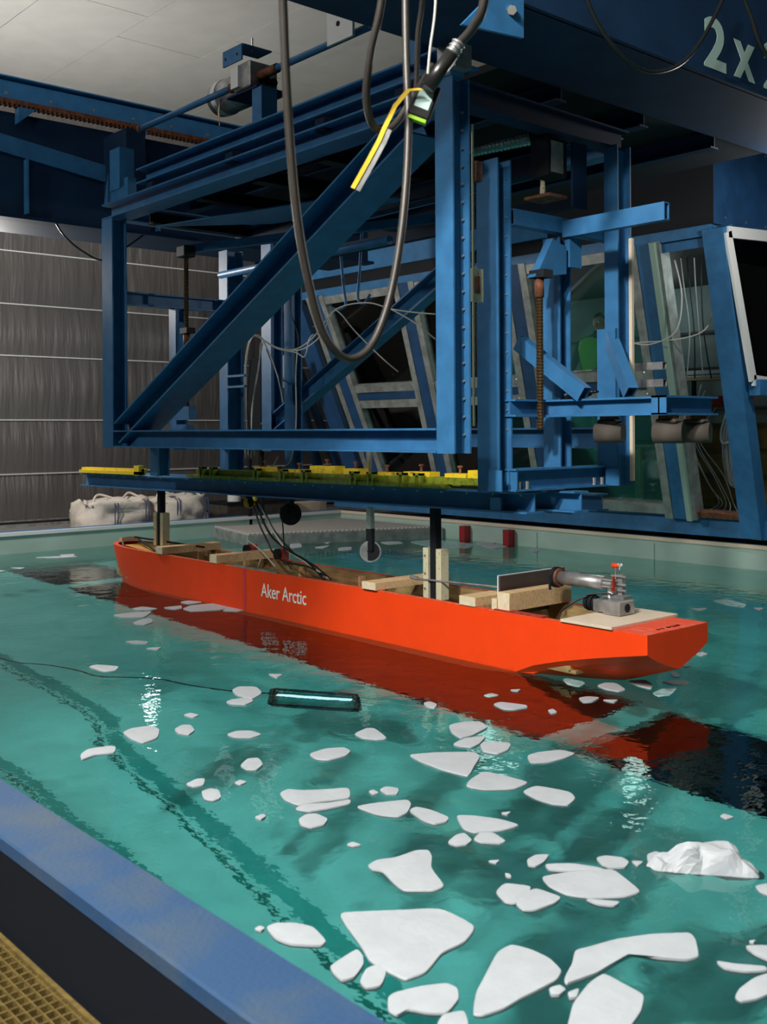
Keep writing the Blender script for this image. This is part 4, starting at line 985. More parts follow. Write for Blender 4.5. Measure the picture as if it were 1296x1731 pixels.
for dx in (-1.15, .5):
    for y in (11.05, 12.8): MB().box((px + dx, y, .54), (px + dx + .06, y + .06, 1.08)).build('leg', 'dark', rp_)
p = P(1052, 852, Y=10.85); sk = thing('sneaker', 'dark red sneaker with white sole on the cabin floor left of the stool', 'shoe', (p.x, 10.85, .54))
m = MB()
for k, (dx, w_, h_) in enumerate(((-.15, .05, .05), (-.05, .052, .07), (.03, .045, .11), (.11, .04, .13))):
    m.cyl((p.x + dx, 10.85, .56), (p.x + dx, 10.85, .56 + h_), w_, 12, w_ * .7)
m.build('upper', 'tape', sk, smooth=True); MB().box((p.x - .20, 10.80, .541), (p.x + .15, 10.90, .565)).build('sole', 'white', sk, bevel=.008)
for k in range(3): MB().tube([(p.x - .06 + k * .03, 10.82, .62 + k * .015), (p.x - .04 + k * .03, 10.85, .645 + k * .018), (p.x - .06 + k * .03, 10.88, .62 + k * .015)], .005, n=5).build('lace', 'white', sk)
for x_ in (-11.4, -8.6, -6.4):  # unseen points: the fluorescents' light, plus one added for the lockers
    l = bpy.data.lights.new('cabin_fill', 'POINT'); l.energy = 24; l.shadow_soft_size = .35; l.color = (.85, 1, .95); lo = bpy.data.objects.new('cabin_fill', l); COL.objects.link(lo); lo.location = (x_ if x_ < -7 else -6.05, 12.2 if x_ < -7 else 10.75, 3.2)
wp = P(255, 743, D=11.3); wk = thing('work_lamp', 'small lit work lamp behind the bottom rail, seen as a white glare in the water', 'lamp', wp)
MB().obox(wp, RT * .07, UP * .055, FW * .03).build('housing', 'dark', wk)
MB().obox(wp - FW * .032, RT * .062, UP * .047, FW * .002).build('lit_glass', glow('work_lamp_glow', (1, 1, .97), 9), wk)
MB().cyl(wp + YY * .03, Vector((-8.58, wp.y + .03, 1.42)), .012, 8).build('added_arm', 'dark', wk)  # arm added as a support, joining the lamp to the frame's end
# white and clutter objects left of the cabin
p = P(488, 640, X=-12.0)
rk = thing('equipment_rack', 'pale equipment rack with a red cap seen through the frame left of the cabin', 'rack', (-12.6, 9.2, .09))
a = P(440, 605, X=-12.6); b = P(495, 760, X=-12.6)
MB().box((-12.9, a.y, b.z), (-12.6, b.y - .3, a.z)).build('cabinet_body', 'dark', rk)
MB().box((-12.6, P(452, 640, X=-12.6).y, P(452, 645, X=-12.6).z), (-12.5, P(464, 640, X=-12.6).y, P(452, 632, X=-12.6).z)).build('red_cap', 'tape', rk)
MB().box((-12.6, P(448, 640, X=-12.6).y, P(452, 655, X=-12.6).z), (-12.5, P(488, 640, X=-12.6).y, P(452, 645, X=-12.6).z)).build('shelf', 'cream', rk)
MB().box((-12.6, P(468, 640, X=-12.6).y, P(452, 643, X=-12.6).z), (-12.52, P(486, 640, X=-12.6).y, P(452, 600, X=-12.6).z)).build('paper_sheet', 'white', rk)
MB().box((-12.95, a.y, .09), (-12.9, a.y + .05, b.z)).build('leg', 'dark', rk); MB().box((-12.95, b.y - .35, .09), (-12.9, b.y - .3, b.z)).build('leg', 'dark', rk)
# bundle of signal cables inside the frame
sg = thing('signal_cables', 'pale signal cables draped from the rear posts over the hooks inside the blue frame', 'cables', P(430, 570, Y=5.7))
for pts, r_ in (([(415, 775), (412, 700), (414, 620), (420, 580), (430, 568), (445, 575), (470, 588), (500, 590), (530, 570), (560, 530), (585, 516), (625, 512), (660, 522), (700, 528), (735, 531)], .006),
            ([(420, 775), (416, 690), (418, 600), (432, 566), (460, 585), (505, 592), (540, 570), (562, 528), (575, 530), (600, 560), (640, 600), (672, 628)], .006),
            ([(430, 770), (425, 700), (438, 620), (442, 578), (470, 590), (500, 596), (515, 603), (522, 575), (530, 565)], .006),
            ([(424, 775), (428, 680), (440, 600), (444, 580)], .007), ([(478, 680), (470, 640), (456, 600), (446, 578)], .006),
            ([(660, 522), (700, 545), (735, 573)], .006), ([(502, 592), (500, 640), (500, 720), (492, 775), (478, 790)], .006),
            ([(414, 772), (410, 790), (425, 808), (445, 812)], .008), ([(470, 772), (462, 786), (455, 790)], .006)):
    MB().tube([P(u, v_, Y=5.72) for u, v_ in pts], r_, n=6, smooth=5).build('cable', 'cable', sg, smooth=True)
for pts in ([(424, 610), (418, 680), (424, 760)], [(450, 590), (468, 630), (490, 650)], [(488, 478), (492, 530), (502, 560), (504, 590)]):
    MB().tube([P(u, v_, Y=5.74) for u, v_ in pts], .005, n=6, smooth=5).build('dark_cable', 'black', sg, smooth=True)
# cables from the beam down into the ship
dc = thing('umbilical_cables', 'black and grey cables drooping from the beam into the middle of the ship model', 'cables', P(480, 920, Y=5.3))
for pts, c_, r_ in (([(428, 855), (440, 890), (452, 915), (462, 935), (482, 950), (520, 958), (552, 975)], 'black', .008),
              ([(433, 850), (444, 880), (462, 910), (490, 932), (520, 950), (548, 980)], 'black', .010), ([(438, 852), (456, 886), (480, 925), (515, 950), (555, 978)], 'cable', .007),
              ([(441, 850), (450, 870), (466, 900), (500, 938), (530, 955), (560, 980)], 'black', .006), ([(416, 912), (440, 930), (465, 958)], 'cable', .006),
              ([(474, 858), (478, 890), (482, 940), (492, 962)], 'black', .006), ([(440, 945), (436, 960)], 'cable', .005)):
    MB().tube([P(u, v_, Y=5.3) for u, v_ in pts], r_, n=6, smooth=5).build('cable', c_, dc, smooth=True)

# ================================================================== FOREGROUND HOSES AND GIRDER CABLES
def hose(pts, D, r, label, m_='hose'):
    q = [P(u, v_, D=D + .05 * i) for i, (u, v_) in enumerate(pts)]
    return tag(MB().tube(q, r, n=12, smooth=8).build('hanging_hose', m_, smooth=True), label, 'hose')
hose([(474, -160), (478, 0), (486, 180), (500, 350), (520, 470), (545, 560), (578, 603), (612, 600), (640, 560), (664, 480), (682, 360), (690, 220), (686, 80), (684, -160)], 2.9, .0125, 'long black hose hanging in a deep U across the middle of the frame')
hose([(660, -160), (645, 0), (626, 90), (619, 160), (628, 208), (650, 222), (672, 205), (700, 160), (730, 110)], 3.2, .0125, 'shorter black hose looping up to the hanging connector')
hose([(712, -160), (714, -10), (706, 60), (704, 130), (700, 200)], 3.3, .008, 'thin black hose hanging behind the shorter loop')
hose([(830, -160), (818, 0), (800, 45), (775, 74)], 3.3, .015, 'black hose end leading down to the metal connector')
tag(MB().tube([P(738, -60, D=3.5), P(735, 20, D=3.5), P(727, 80, D=3.5), P(723, 125, D=3.5)], .004).build('hanging_cable', 'cable'), 'thin pale cable hanging between the black hoses', 'cable')
cn = thing('hose_connector', 'ribbed metal hose connector with black grip below the hose end', 'connector', P(760, 95, D=3.4))
a, b = P(776, 72, D=3.4), P(722, 150, D=3.4)
MB().cyl(a, a.lerp(b, .25), .020, 16).build('metal_collar', 'steel', cn, smooth=True)
for k in range(3): c = a.lerp(b, .02 + k * .09); MB().cyl(c, c + (b - a) * .03, .024, 16).build('collar_rib', 'steel', cn, smooth=True)
MB().cyl(a.lerp(b, .25), b, .024, 16).build('grip', 'black', cn, smooth=True)
pd = thing('control_pendant', 'small black hand control with a pale label and green edge among the hoses', 'control box', P(718, 172, D=3.45))
c = P(716, 172, D=3.45); dx = RT * .9 + UP * -.35; dx.normalize(); dy = UP * .9 + RT * .35; dy.normalize()
MB().obox(c, dx * .038, dy * .058, FW * .02).build('case', 'black', pd, bevel=.006)
MB().obox(c - FW * .021, dx * .024, dy * .028, FW * .001).build('label_plate', 'label', pd)
MB().obox(c - dy * .06, dx * .03, dy * .008, FW * .015).build('green_edge', mat('bright_green', (.25, .5, .01), .5), pd)
ys = thing('lifting_sling', 'yellow and grey strap hanging diagonally from the control in front of the frame', 'strap', P(640, 240, D=3.4))
sp_ = [(712, 150), (690, 152), (668, 178), (650, 215), (640, 238), (620, 275), (596, 318)]
v = []; f = []
for i, (u, v_) in enumerate(sp_):
    p = P(u, v_, D=3.4); s_ = (RT * .8 - UP * .35) * .008
    v += [p - s_, p + s_, p + s_ + FW * .006, p - s_ + FW * .006]
    if i: o = (i - 1) * 4; f += [(o + k, o + (k + 1) % 4, o + 4 + (k + 1) % 4, o + 4 + k) for k in range(4)]
MB().add(v, f + [(3, 2, 1, 0), (len(v) - 4, len(v) - 3, len(v) - 2, len(v) - 1)]).build('yellow_webbing', mat('yellow_webbing', (.8, .52, .02), .6), ys)
MB().add([x + (RT * .8 - UP * .35) * .02 + FW * .003 for x in v[12:]], f[:(len(sp_) - 4) * 4]).build('grey_webbing', 'steel', ys)
def gcable(pts, X, r, label): tag(MB().tube([P(u, v_, X=X) for u, v_ in pts], r, n=8, smooth=8).build('girder_cable', 'black', smooth=True), label, 'cable')
gcable([(985, -20), (1010, 40), (1055, 98), (1100, 122), (1150, 108), (1190, 60), (1230, -20)], -3.55, .012, 'black cable sagging across the girder left of the painted figures')
gcable([(1250, -20), (1270, 30), (1285, 75), (1330, 150)], -3.5, .014, 'black cable hanging at the right edge over the girder')
gcable([(90, 370), (110, 400), (140, 425), (175, 440), (210, 420), (250, 392)], -9.5, .009, 'thin black cable sagging under the far left girder')

# ================================================================== THINGS BEYOND THE BASIN END
def bulk_bag(y0, y1, h, label, x=-13.55):
    t = thing('bulk_bag', label, 'bag', (x, (y0 + y1) / 2, .09), 'bulk bags by the foil wall')
    bm = bmesh.new(); bmesh.ops.create_cube(bm, size=1); bmesh.ops.subdivide_edges(bm, edges=bm.edges, cuts=9, use_grid_fill=True)
    for q in bm.verts:
        c = q.co.copy(); r = 1 - .16 * (abs(c.x * 2) ** 4 * abs(c.y * 2) ** 4); sq = 1 - .12 * max(0, c.z + .1) ** 1
        nz_ = noise.noise(Vector((c.x * 3 + y0, c.y * 3, c.z * 3))) * .13 + noise.noise(Vector((c.x * 8 + y0, c.y * 8, c.z * 8))) * .04
        q.co = Vector((c.x * .75 * r * sq, c.y * (y1 - y0) * r * sq, (c.z + .5) * h * (1 + (nz_ * 1.8 if c.z > .3 else 0)) ))
        q.co += Vector((nz_ * .5, nz_ * .6, 0))
        q.co.y += .02 * math.sin(c.z * 6)
    me = bpy.data.meshes.new('bag_body'); bm.to_mesh(me); bm.free(); me.materials.append(M['cloth'])
    for p_ in me.polygons: p_.use_smooth = True
    o = bpy.data.objects.new('bag_body', me); COL.objects.link(o); o.parent = t
    yc = (y0 + y1) / 2
    for yy in (yc - .10, yc + .36):
        for dy in (-.022, .022): MB().tube([(x + .40, yy + dy, .10), (x + .405, yy + dy, .09 + h * .6), (x + .35, yy + dy + .02, .09 + h * .98), (x + .1, yy + dy + .04, .09 + h * 1.04)], .008, n=6).build('strap_stripe', 'navy', t)
    MB().tube([(x + .3, yc - .4, .09 + h * .9), (x + .1, yc - .22, .09 + h * 1.2), (x + .2, yc + .05, .09 + h * 1.05), (x + .1, yc + .25, .09 + h * 1.22), (x + .3, yc + .4, .09 + h * .95)], .016, n=6).build('lifting_loop', 'cloth', t, smooth=True)
    return t
bulk_bag(6.30, 7.28, .46, 'crumpled off-white bulk bag with navy stripes, left of two behind the basin end')
bulk_bag(7.33, 8.15, .46, 'off-white bulk bag half hidden by the bow post, right of two')
ct = thing('storage_box', 'long dark box behind the basin end wall, right of the bags', 'box', (-13.6, 9.3, .09))
a = P(384, 870, X=-13.4); b = P(470, 848, X=-13.4)
MB().box((-13.9, a.y, .09), (-13.4, b.y + .3, b.z)).build('box_body', 'foam', ct); MB().box((-13.92, a.y - .02, b.z), (-13.38, b.y + .32, b.z + .03)).build('box_lid', 'dark', ct)
tag(MB().cyl((-13.6, P(408, 845, X=-13.4).y, b.z + .03), (-13.6, P(408, 845, X=-13.4).y, b.z + .17), .1, 20).build('white_bucket', 'white'), 'small white bucket standing on the dark box behind the basin end', 'bucket')
tag(MB().cyl((-13.5, P(420, 845, X=-13.4).y + .14, b.z + .03), (-13.5, P(420, 845, X=-13.4).y + .14, b.z + .14), .07, 20).build('yellow_tub', 'yellow'), 'small yellow tub on the dark box beside the white bucket', 'tub')
a = P(505, 872, X=-13.5); tag(MB().box((-13.9, a.y, .09), (-13.5, a.y + .55, P(505, 851, X=-13.5).z)).build('white_crate', 'ply'), 'pale crate behind the basin end between the dark box and the cabin', 'crate')
# floating grating platform in the far left corner of the basin
pf = thing('grating_platform', 'low pale grating platform with grey sides at the far end of the basin', 'platform', (-11.2, 8.3, -.02))
poly = [P(362, 889, Z=.16), P(420, 901, Z=.16), P(742, 893, Z=.16), P(845, 879, Z=.16), P(700, 874, Z=.16)]
poly = [(-12.6, 7.35), (-11.55, 7.0), (-10.6, 8.0), (-9.1, 10.25), (-12.6, 10.25)]
a, b, c, d, e = P(362, 889, Z=.16), P(421, 902, Z=.16), P(742, 889, Z=.16), P(870, 880, Z=.16), P(500, 872, Z=.16)
poly = [(a.x, a.y), (b.x, b.y), (c.x, min(c.y, 10.1)), (c.x + .1, 10.3), (-12.8, 10.3), (-12.8, a.y + .5)]
MB().prism([(x, y, .12) for x, y in poly], (0, 0, .03)).build('grating_top', 'gratewhite', pf)
for i in range(3):
    (x0, y0), (x1, y1) = poly[i], poly[i + 1]; MB().bar((x0, y0, .06), (x1, y1, .06), ZZ, .15, .03).build('side_plate', 'alu', pf)
a_, b_ = Vector((*poly[0], 0)), Vector((*poly[1], 0))
m = MB()
for i in range(3):
    (x0, y0), (x1, y1) = poly[i], poly[i + 1]; L = math.hypot(x1 - x0, y1 - y0); n_ = int(L / .06)
    for k in range(n_): t_ = k / n_; m.box((x0 + (x1 - x0) * t_ - .008, y0 + (y1 - y0) * t_ - .008, .15), (x0 + (x1 - x0) * t_ + .008, y0 + (y1 - y0) * t_ + .008, .165))
m.build('edge_teeth', 'white', pf)['kind'] = 'stuff'
for k, (u, lab) in enumerate(((402, 'red marker post below the platform corner left of the cables'), (783, 'red marker post at the water edge right of the midship post'), (857, 'red marker post at the left end of the right far wall'))):
    p = P(u, 905, Y=(8.6 if k == 0 else 10.25))
    if k == 0: continue
    tag(MB().box((p.x - .05, 10.22, -.2), (p.x + .05, 10.335, .20)).build('marker_post', 'tape'), lab, 'post')

# ================================================================== UNDERWATER LAMP AND ITS CABLE
ul = thing('underwater_lamp', 'long rectangular underwater lamp with a black frame and glassy tube just below the surface', 'lamp', PR(530, 1182, .22))
c = [PR(u, v_, .2) for u, v_ in ((462, 1165), (600, 1175), (606, 1200), (458, 1190))]
for i in range(4): MB().cyl(c[i], c[(i + 1) % 4], .02, 8).build('frame_bar', 'black', ul, rec=True)
MB().cyl(c[0].lerp(c[3], .4).lerp(c[1], .06), c[1].lerp(c[2], .4).lerp(c[0], .06), .017, 14).build('glass_tube', glow('lamp_tube_glow', (.6, .9, 1), 1.2), ul, smooth=True)
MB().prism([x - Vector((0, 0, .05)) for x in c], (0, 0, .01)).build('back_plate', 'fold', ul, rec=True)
pts = [PR(u, v_, .12) for u, v_ in ((-40, 1100), (0, 1112), (30, 1120), (80, 1124), (130, 1133), (165, 1143), (220, 1145), (270, 1148), (320, 1158), (390, 1168), (458, 1172))]
tag(MB().tube(pts, .009, n=6).build('lamp_cable', 'black', smooth=True, rec=True), 'thin dark cable running under water from the left to the underwater lamp', 'cable')

# ================================================================== ICE FLOES
G = 'broken model ice floes'
Z2 = lambda p: zpx(p, 400, 860); Z1 = lambda p: zpx(p, 0, 860); Z3 = lambda p: zpx(p, 816, 860); Z5 = lambda p: zpx(p, 400, 1251); Z6 = lambda p: zpx(p, 816, 1251)
cnt = [0]
def floe(pts, label, group=None, m_='ice', top=.0065, th=.02, name='ice_floe'):
    w3 = [P(u, v_, Z=top) for u, v_ in pts]
    c = sum(w3, Vector()) / len(w3); n = len(w3); cnt[0] += 1
    size = max((x - c).length for x in w3)
    # round the outline: two corner-cutting passes with a little jitter
    for cut in (.14, .25):
        q = []
        for i in range(len(w3)):
            a, b = w3[i], w3[(i + 1) % len(w3)]; q += [a.lerp(b, cut), a.lerp(b, 1 - cut)]
        w3 = q
    w3 = [x + Vector((noise.noise(x * 9), noise.noise(x * 9 + Vector((5, 5, 5))), 0)) * .035 * min(1, size) * .5 for x in w3]
    N = len(w3); v = []
    for k, (s_, z) in enumerate(((.97, top - th), (1.0, -.006), (1.0, top - .003), (.988, top), (.6, top + .001))): v += [Vector((c.x + (x.x - c.x) * s_, c.y + (x.y - c.y) * s_, z)) for x in w3]
    v.append(Vector((c.x, c.y, top + .0012)))
    f = [tuple(range(N - 1, -1, -1))]
    for r in range(4): f += [(r * N + i, r * N + (i + 1) % N, (r + 1) * N + (i + 1) % N, (r + 1) * N + i) for i in range(N)]
    f += [(4 * N + i, 4 * N + (i + 1) % N, 5 * N) for i in range(N)]
    t = MB().add([x for x in v], f)
    o = t.build(name, m_, smooth=False)
    o['label'] = label; o['category'] = 'ice floe'
    if group: o['group'] = group
    return o
BIGS = [
 (Z5([(465,785),(700,775),(940,765),(1095,850),(1040,920),(940,965),(900,1010),(860,1060),(770,1095),(680,1050),(600,1000),(560,920),(500,850)]), 'largest white ice floe in the lower middle, pointed at its left corner'),
 (Z5([(595,570),(640,545),(720,535),(820,500),(875,500),(892,530),(888,580),(950,665),(900,685),(760,685),(715,650),(665,595),(620,590)]), 'tooth-shaped ice floe with a notch, above the largest floe'),
 (Z5([(778,65),(900,55),(1085,52),(1112,72),(1090,110),(1060,165),(1000,150),(930,130),(850,100)]), 'triangular ice floe pointing left, below the cluster beside the dark trench'),
 ([(786,1328),(796,1316),(818,1303),(850,1310),(895,1322),(870,1333),(816,1334)], 'half-round ice floe right below the triangular one'),
 (Z5([(328,62),(400,38),(490,32),(522,48),(500,70),(420,90),(360,85)]), 'oval frosty floe straight below the underwater lamp'),
 (Z5([(195,240),(230,222),(290,228),(400,225),(515,215),(520,262),(400,275),(280,295),(215,270)]), 'long ice floe left of centre, upper of two lying together'),
 (Z5([(265,312),(300,292),(420,285),(520,268),(522,288),(430,308),(330,325)]), 'thin ice sliver right under the long floe left of centre'),
 (Z5([(280,360),(310,340),(360,332),(418,358),(400,385),(340,398),(290,385)]), 'rounded bright floe below the thin sliver left of centre'),
 (Z5([(538,302),(640,285),(780,270),(798,290),(780,330),(740,348),(640,338)]), 'wedge-shaped floe in the centre, thin end to the left'),
 (Z5([(785,318),(815,302),(880,315),(970,350),(960,370),(900,382),(850,365)]), 'leaf-shaped floe touching the right end of the central wedge'),
 ([(770,1377),(800,1378),(845,1384),(880,1394),(850,1403),(800,1407),(782,1400)], 'flat floe with a long point to the right, upper of three beside the centre'),
 (Z5([(960,465),(1000,430),(1040,422),(1075,455),(1050,475),(1000,480)]), 'small peaked floe, left one under the long-pointed floe'),
 (Z5([(1078,450),(1110,420),(1170,420),(1230,460),(1200,470),(1110,465)]), 'small flat floe, right one under the long-pointed floe'),
 (Z6([(55,690),(100,650),(220,665),(215,690),(150,745),(100,740)]), 'angular floe left of the big pentagon floe, leftmost of its neighbours'),
 (Z6([(148,745),(165,710),(240,672),(360,715),(330,740),(240,775),(180,775)]), 'angular floe tucked under the left corner of the big pentagon floe'),
 (Z6([(262,620),(400,600),(590,585),(640,620),(725,690),(650,712),(500,720),(380,705),(300,665)]), 'big pentagon ice floe in the lower right, pointed to the right'),
 (Z6([(280,565),(400,560),(520,578),(560,590),(400,598),(300,590)]), 'narrow floe lying along the top edge of the big pentagon floe'),
 (Z6([(200,545),(240,522),(305,520),(280,555),(240,575),(205,570)]), 'small floe with a glassy corner above the big pentagon floe'),
 (Z6([(515,535),(560,525),(640,535),(668,555),(650,580),(580,580),(540,565)]), 'oval floe between the big pentagon floe and the slush heap'),
 ([(969,1606),(1001,1599),(1046,1586),(1097,1578),(1168,1575),(1179,1588),(1183,1616),(1160,1621),(1112,1618),(1068,1608),(1038,1625),(1009,1643),(957,1662),(953,1655),(965,1629)], 'long curved ice floe in the lower right'),
 ([(800,1714),(803,1680),(840,1607),(864,1595),(897,1603),(927,1618),(951,1640),(942,1655),(890,1681),(853,1703),(816,1716)], 'large leaf-like ice floe near the bottom edge, left of the bottom square one'),
 ([(958,1731),(968,1695),(994,1662),(1020,1643),(1053,1662),(1090,1681),(1083,1710),(1062,1740),(1000,1760),(955,1755)], 'large squarish ice floe cut by the bottom edge of the picture'),
 (Z5([(690,1170),(720,1150),(850,1120),(960,1105),(1010,1130),(1015,1180),(960,1245),(880,1245),(780,1225),(730,1255),(690,1230)]), 'lumpy floe at the bottom just right of the blue rim'),
 (Z5([(910,1296),(940,1250),(1040,1230),(1060,1296),(1030,1350),(930,1350)]), 'small floe cut by the bottom edge beside the lumpy floe'),
 (Z5([(130,850),(180,832),(270,832),(350,850),(410,915),(390,935),(250,930),(180,905)]), 'long oval floe close to the blue rim in the lower left'),
 (Z5([(425,1030),(470,1000),(550,950),(575,980),(580,1020),(540,1080),(480,1095),(440,1060)]), 'upper of two small floes below the left corner of the largest floe'),
 (Z5([(560,1100),(590,1040),(650,1020),(685,1050),(660,1120),(590,1130)]), 'lower of two small floes below the largest floe'),
 (Z2([(535,1025),(590,1000),(630,1000),(690,1048),(640,1052),(570,1045)]), 'small pointed floe right below the underwater lamp'),
 (Z2([(965,985),(1040,970),(1110,970),(1150,995),(1080,1030),(1020,1045),(980,1020)]), 'floe at the near edge of the dark trench, highest of the cluster of three'),
 (Z2([(985,1072),(1040,1045),(1140,1035),(1110,1070),(1070,1088),(1010,1080)]), 'thin pointed floe in the middle of the cluster near the trench edge'),
 (Z2([(1110,1075),(1130,1060),(1255,1068),(1240,1100),(1190,1118),(1120,1105)]), 'rounded floe lowest in the cluster near the trench edge'),
 (Z1([(1058,825),(1090,810),(1170,810),(1198,840),(1150,868),(1080,850)]), 'bright floe touching the left end of the underwater lamp'),
 (Z1([(1030,880),(1060,868),(1130,862),(1160,875),(1120,892),(1050,888)]), 'thin floe under the bright one beside the underwater lamp'),
 (Z3([(45,890),(80,880),(200,895),(205,905),(140,915),(90,912)]), 'small white floe on the dark reflection of the hull below the stern'),
 (Z1([(555,1020),(600,1000),(690,988),(730,1005),(720,1045),(650,1068),(600,1050)]), 'broad dull floe on the left under the white lamp reflection'),
 (Z1([(795,1005),(830,985),(870,985),(890,1010),(860,1030),(810,1022)]), 'roundish dull floe just right of the broad one on the left'),
 (Z1([(1032,1028),(1080,1012),(1150,1012),(1195,1028),(1150,1042),(1070,1042)]), 'spindle-shaped floe below the bright floe by the lamp'),
 (Z1([(1095,1170),(1130,1138),(1180,1135),(1200,1165),(1170,1190),(1120,1188)]), 'drop-shaped frosty floe above the two long floes left of centre'),
 (Z1([(365,1120),(400,1095),(500,1080),(530,1085),(525,1110),(440,1120),(370,1145)]), 'long thin floe crossing the dark liner seam on the left'),
 (Z1([(845,1255),(900,1230),(935,1230),(930,1260),(880,1268)]), 'small triangular floe above the dark seam left of centre'),
 ([(340,1337),(355,1332),(370,1334),(374,1348),(360,1353),(344,1350)], 'small square floe just under the triangular one by the seam'),
 (Z1([(400,720),(440,710),(545,718),(530,735),(470,742)]), 'thin floe touching the underwater cable on the left'),
 (Z1([(510,485),(580,475),(700,465),(660,495),(560,497)]), 'long thin floe left of the hull reflection near the bow'),
 (Z1([(600,455),(650,445),(725,455),(680,462),(620,462)]), 'thin floe in the bow reflection, leftmost of the group at the hull'),
 (Z1([(830,455),(870,440),(960,432),(1040,430),(1065,440),(1020,460),(880,468)]), 'wide white floe lying against the hull near the bow'),
 (Z1([(1010,465),(1060,440),(1125,460),(1090,467)]), 'small floe at the right end of the group against the hull'),
 (Z1([(820,425),(860,418),(930,425),(860,435)]), 'little floe touching the hull above the wide floe near the bow'),
 (Z1([(605,520),(640,505),(690,498),(700,515),(660,530),(620,528)]), 'lumpy floe at the lower left of the bow reflection'),
 (Z3([(518,805),(560,792),(610,795),(655,825),(620,832),(560,822)]), 'white floe under the stern, left of the two bright ones'),
 (Z3([(655,785),(740,778),(775,800),(770,822),(710,808)]), 'white floe under the transom, right of the two bright ones'),
 (Z3([(812,790),(860,782),(940,785),(940,800),(870,803)]), 'flat floe just below the lower tip of the transom'),
 (Z3([(435,862),(480,855),(535,860),(500,880),(455,882)]), 'small curved floe below the two bright floes under the stern'),
 (Z3([(295,918),(320,912),(340,928),(310,933)]), 'tiny floe alone in the dark hull reflection below the stern'),
 (Z3([(200,1125),(250,1110),(350,1098),(425,1115),(380,1135),(300,1155),(215,1158)]), 'long pointed floe lying on the near edge of the dark trench'),
 (Z6([(178,232),(240,205),(400,235),(425,265),(390,295),(320,290),(240,265)]), 'thick rounded bar-shaped floe right of the half-round one'),
 (Z6([(1060,1005),(1150,1020),(1290,1030),(1300,1050),(1200,1055),(1100,1040)]), 'thin floe at the right edge, middle of three stacked there'),
 (Z6([(1150,1170),(1170,1130),(1240,1080),(1340,1050),(1340,1140),(1250,1180),(1180,1190)]), 'dull floe at the right edge, lowest of three stacked there'),
 (Z6([(1190,935),(1320,935),(1320,1010),(1240,975)]), 'floe cut by the right edge, highest of three stacked there'),
 (Z6([(300,1130),(350,1115),(380,1135),(350,1160),(310,1160)]), 'small round chip between the leaf-like floe and the bottom square floe'),
 (Z6([(385,1150),(440,1130),(430,1170),(395,1175)]), 'small chip touching the top left side of the bottom square floe'),
 (Z6([(460,722),(630,735),(600,757),(520,748)]), 'faint floe edge just below the big pentagon floe'),
]
for p_, l_ in BIGS: floe(p_, l_)
for p_, l_ in ((Z3([(360,775),(420,772),(470,795),(440,812),(385,800)]), 'glassy half-melted floe under the stern, left of the bright pair'),
            (Z3([(770,840),(830,815),(890,812),(860,850),(800,855)]), 'glassy half-melted floe right of the transom reflection'),
            (Z3([(0,850),(40,840),(75,850),(30,858)]), 'glassy melted floe in the hull reflection, farther from the stern'),
            (Z3([(1045,420),(1100,410),(1205,435),(1190,452),(1120,440)]), 'glassy floe in open water right of the stern'),
            (Z2([(780,150),(900,140),(1090,160),(1060,180),(900,178)]), 'broad thin melted sheet of ice behind the midship post')): floe(p_, l_, m_='iceclear', top=.004, th=.012)
L1 = ['small oblong ice chip between the long floe and the central wedge floe', 'tiny ice chip left of the oblong one above the central wedge floe', 'small oval chip above the roundish dull floe on the left', 'small chip just right of the triangular floe by the seam', 'thin lens-shaped chip in open water below the bow reflection', 'flat chip slightly right and below the lens-shaped one near the bow', 'narrow chip touching the hull-side floes at their left', 'small pointed chip alone left of the hull reflection below the lettering', 'white chip at the dark edge where the hull reflection ends amidships', 'small chip in open water right of the transom', 'small chip just under the right edge of the transom', 'faint chip at the lower tip of the transom', 'tiny chip in the red reflection above the white floe there', 'flat faint chip beside the small curved floe under the stern', 'flat chip in open water right of the stern, left of two', 'flat chip near the right edge at the height of the stern, right of two', 'chip cut by the right edge just below the slush heap', 'tiny chip above the left angular floe of the pentagon group', 'small grey chip between the oval floe and the slush heap', 'faint chip left of the floe with the glassy corner', 'tiny faint chip below the half-round floe', 'lone chip floating on the dark trench at the right', 'small bright chip above the floes stacked at the right edge', 'tiny chip trailing the left end of the oval floe by the rim', 'small faint chip beside the liner seam left of the thin sliver', 'tiny faint chip above the tooth-shaped floe']
L2 = ['white ice piece cut by the left edge near the basin end', 'thin ice piece below the left bulk bag near the basin end', 'thin ice piece left of the bow in the bag reflection', 'ice strip alone on the left, in front of the long strip', 'ice piece cut by the left edge, nearest of the far ones', 'far ice piece just right of the deck winches', 'far ice pile piece above the others left of the hanging pulley', 'highest far ice strip near the platform, left of the hanging pulley', 'far ice piece just left of the hanging pulley wheel', 'low far ice piece behind the deck cables', 'far ice strip just right of the hanging pulley', 'far ice piece left of the right red post, upper one', 'far ice piece under the upper one by the red posts', 'far ice piece touching the left foot of the right red post', 'long far ice piece behind the upright dark plate', 'small knob of ice behind the motor tube at the far wall', 'long thin line of ice crossing the left background water']
SM = 'small ice chips'
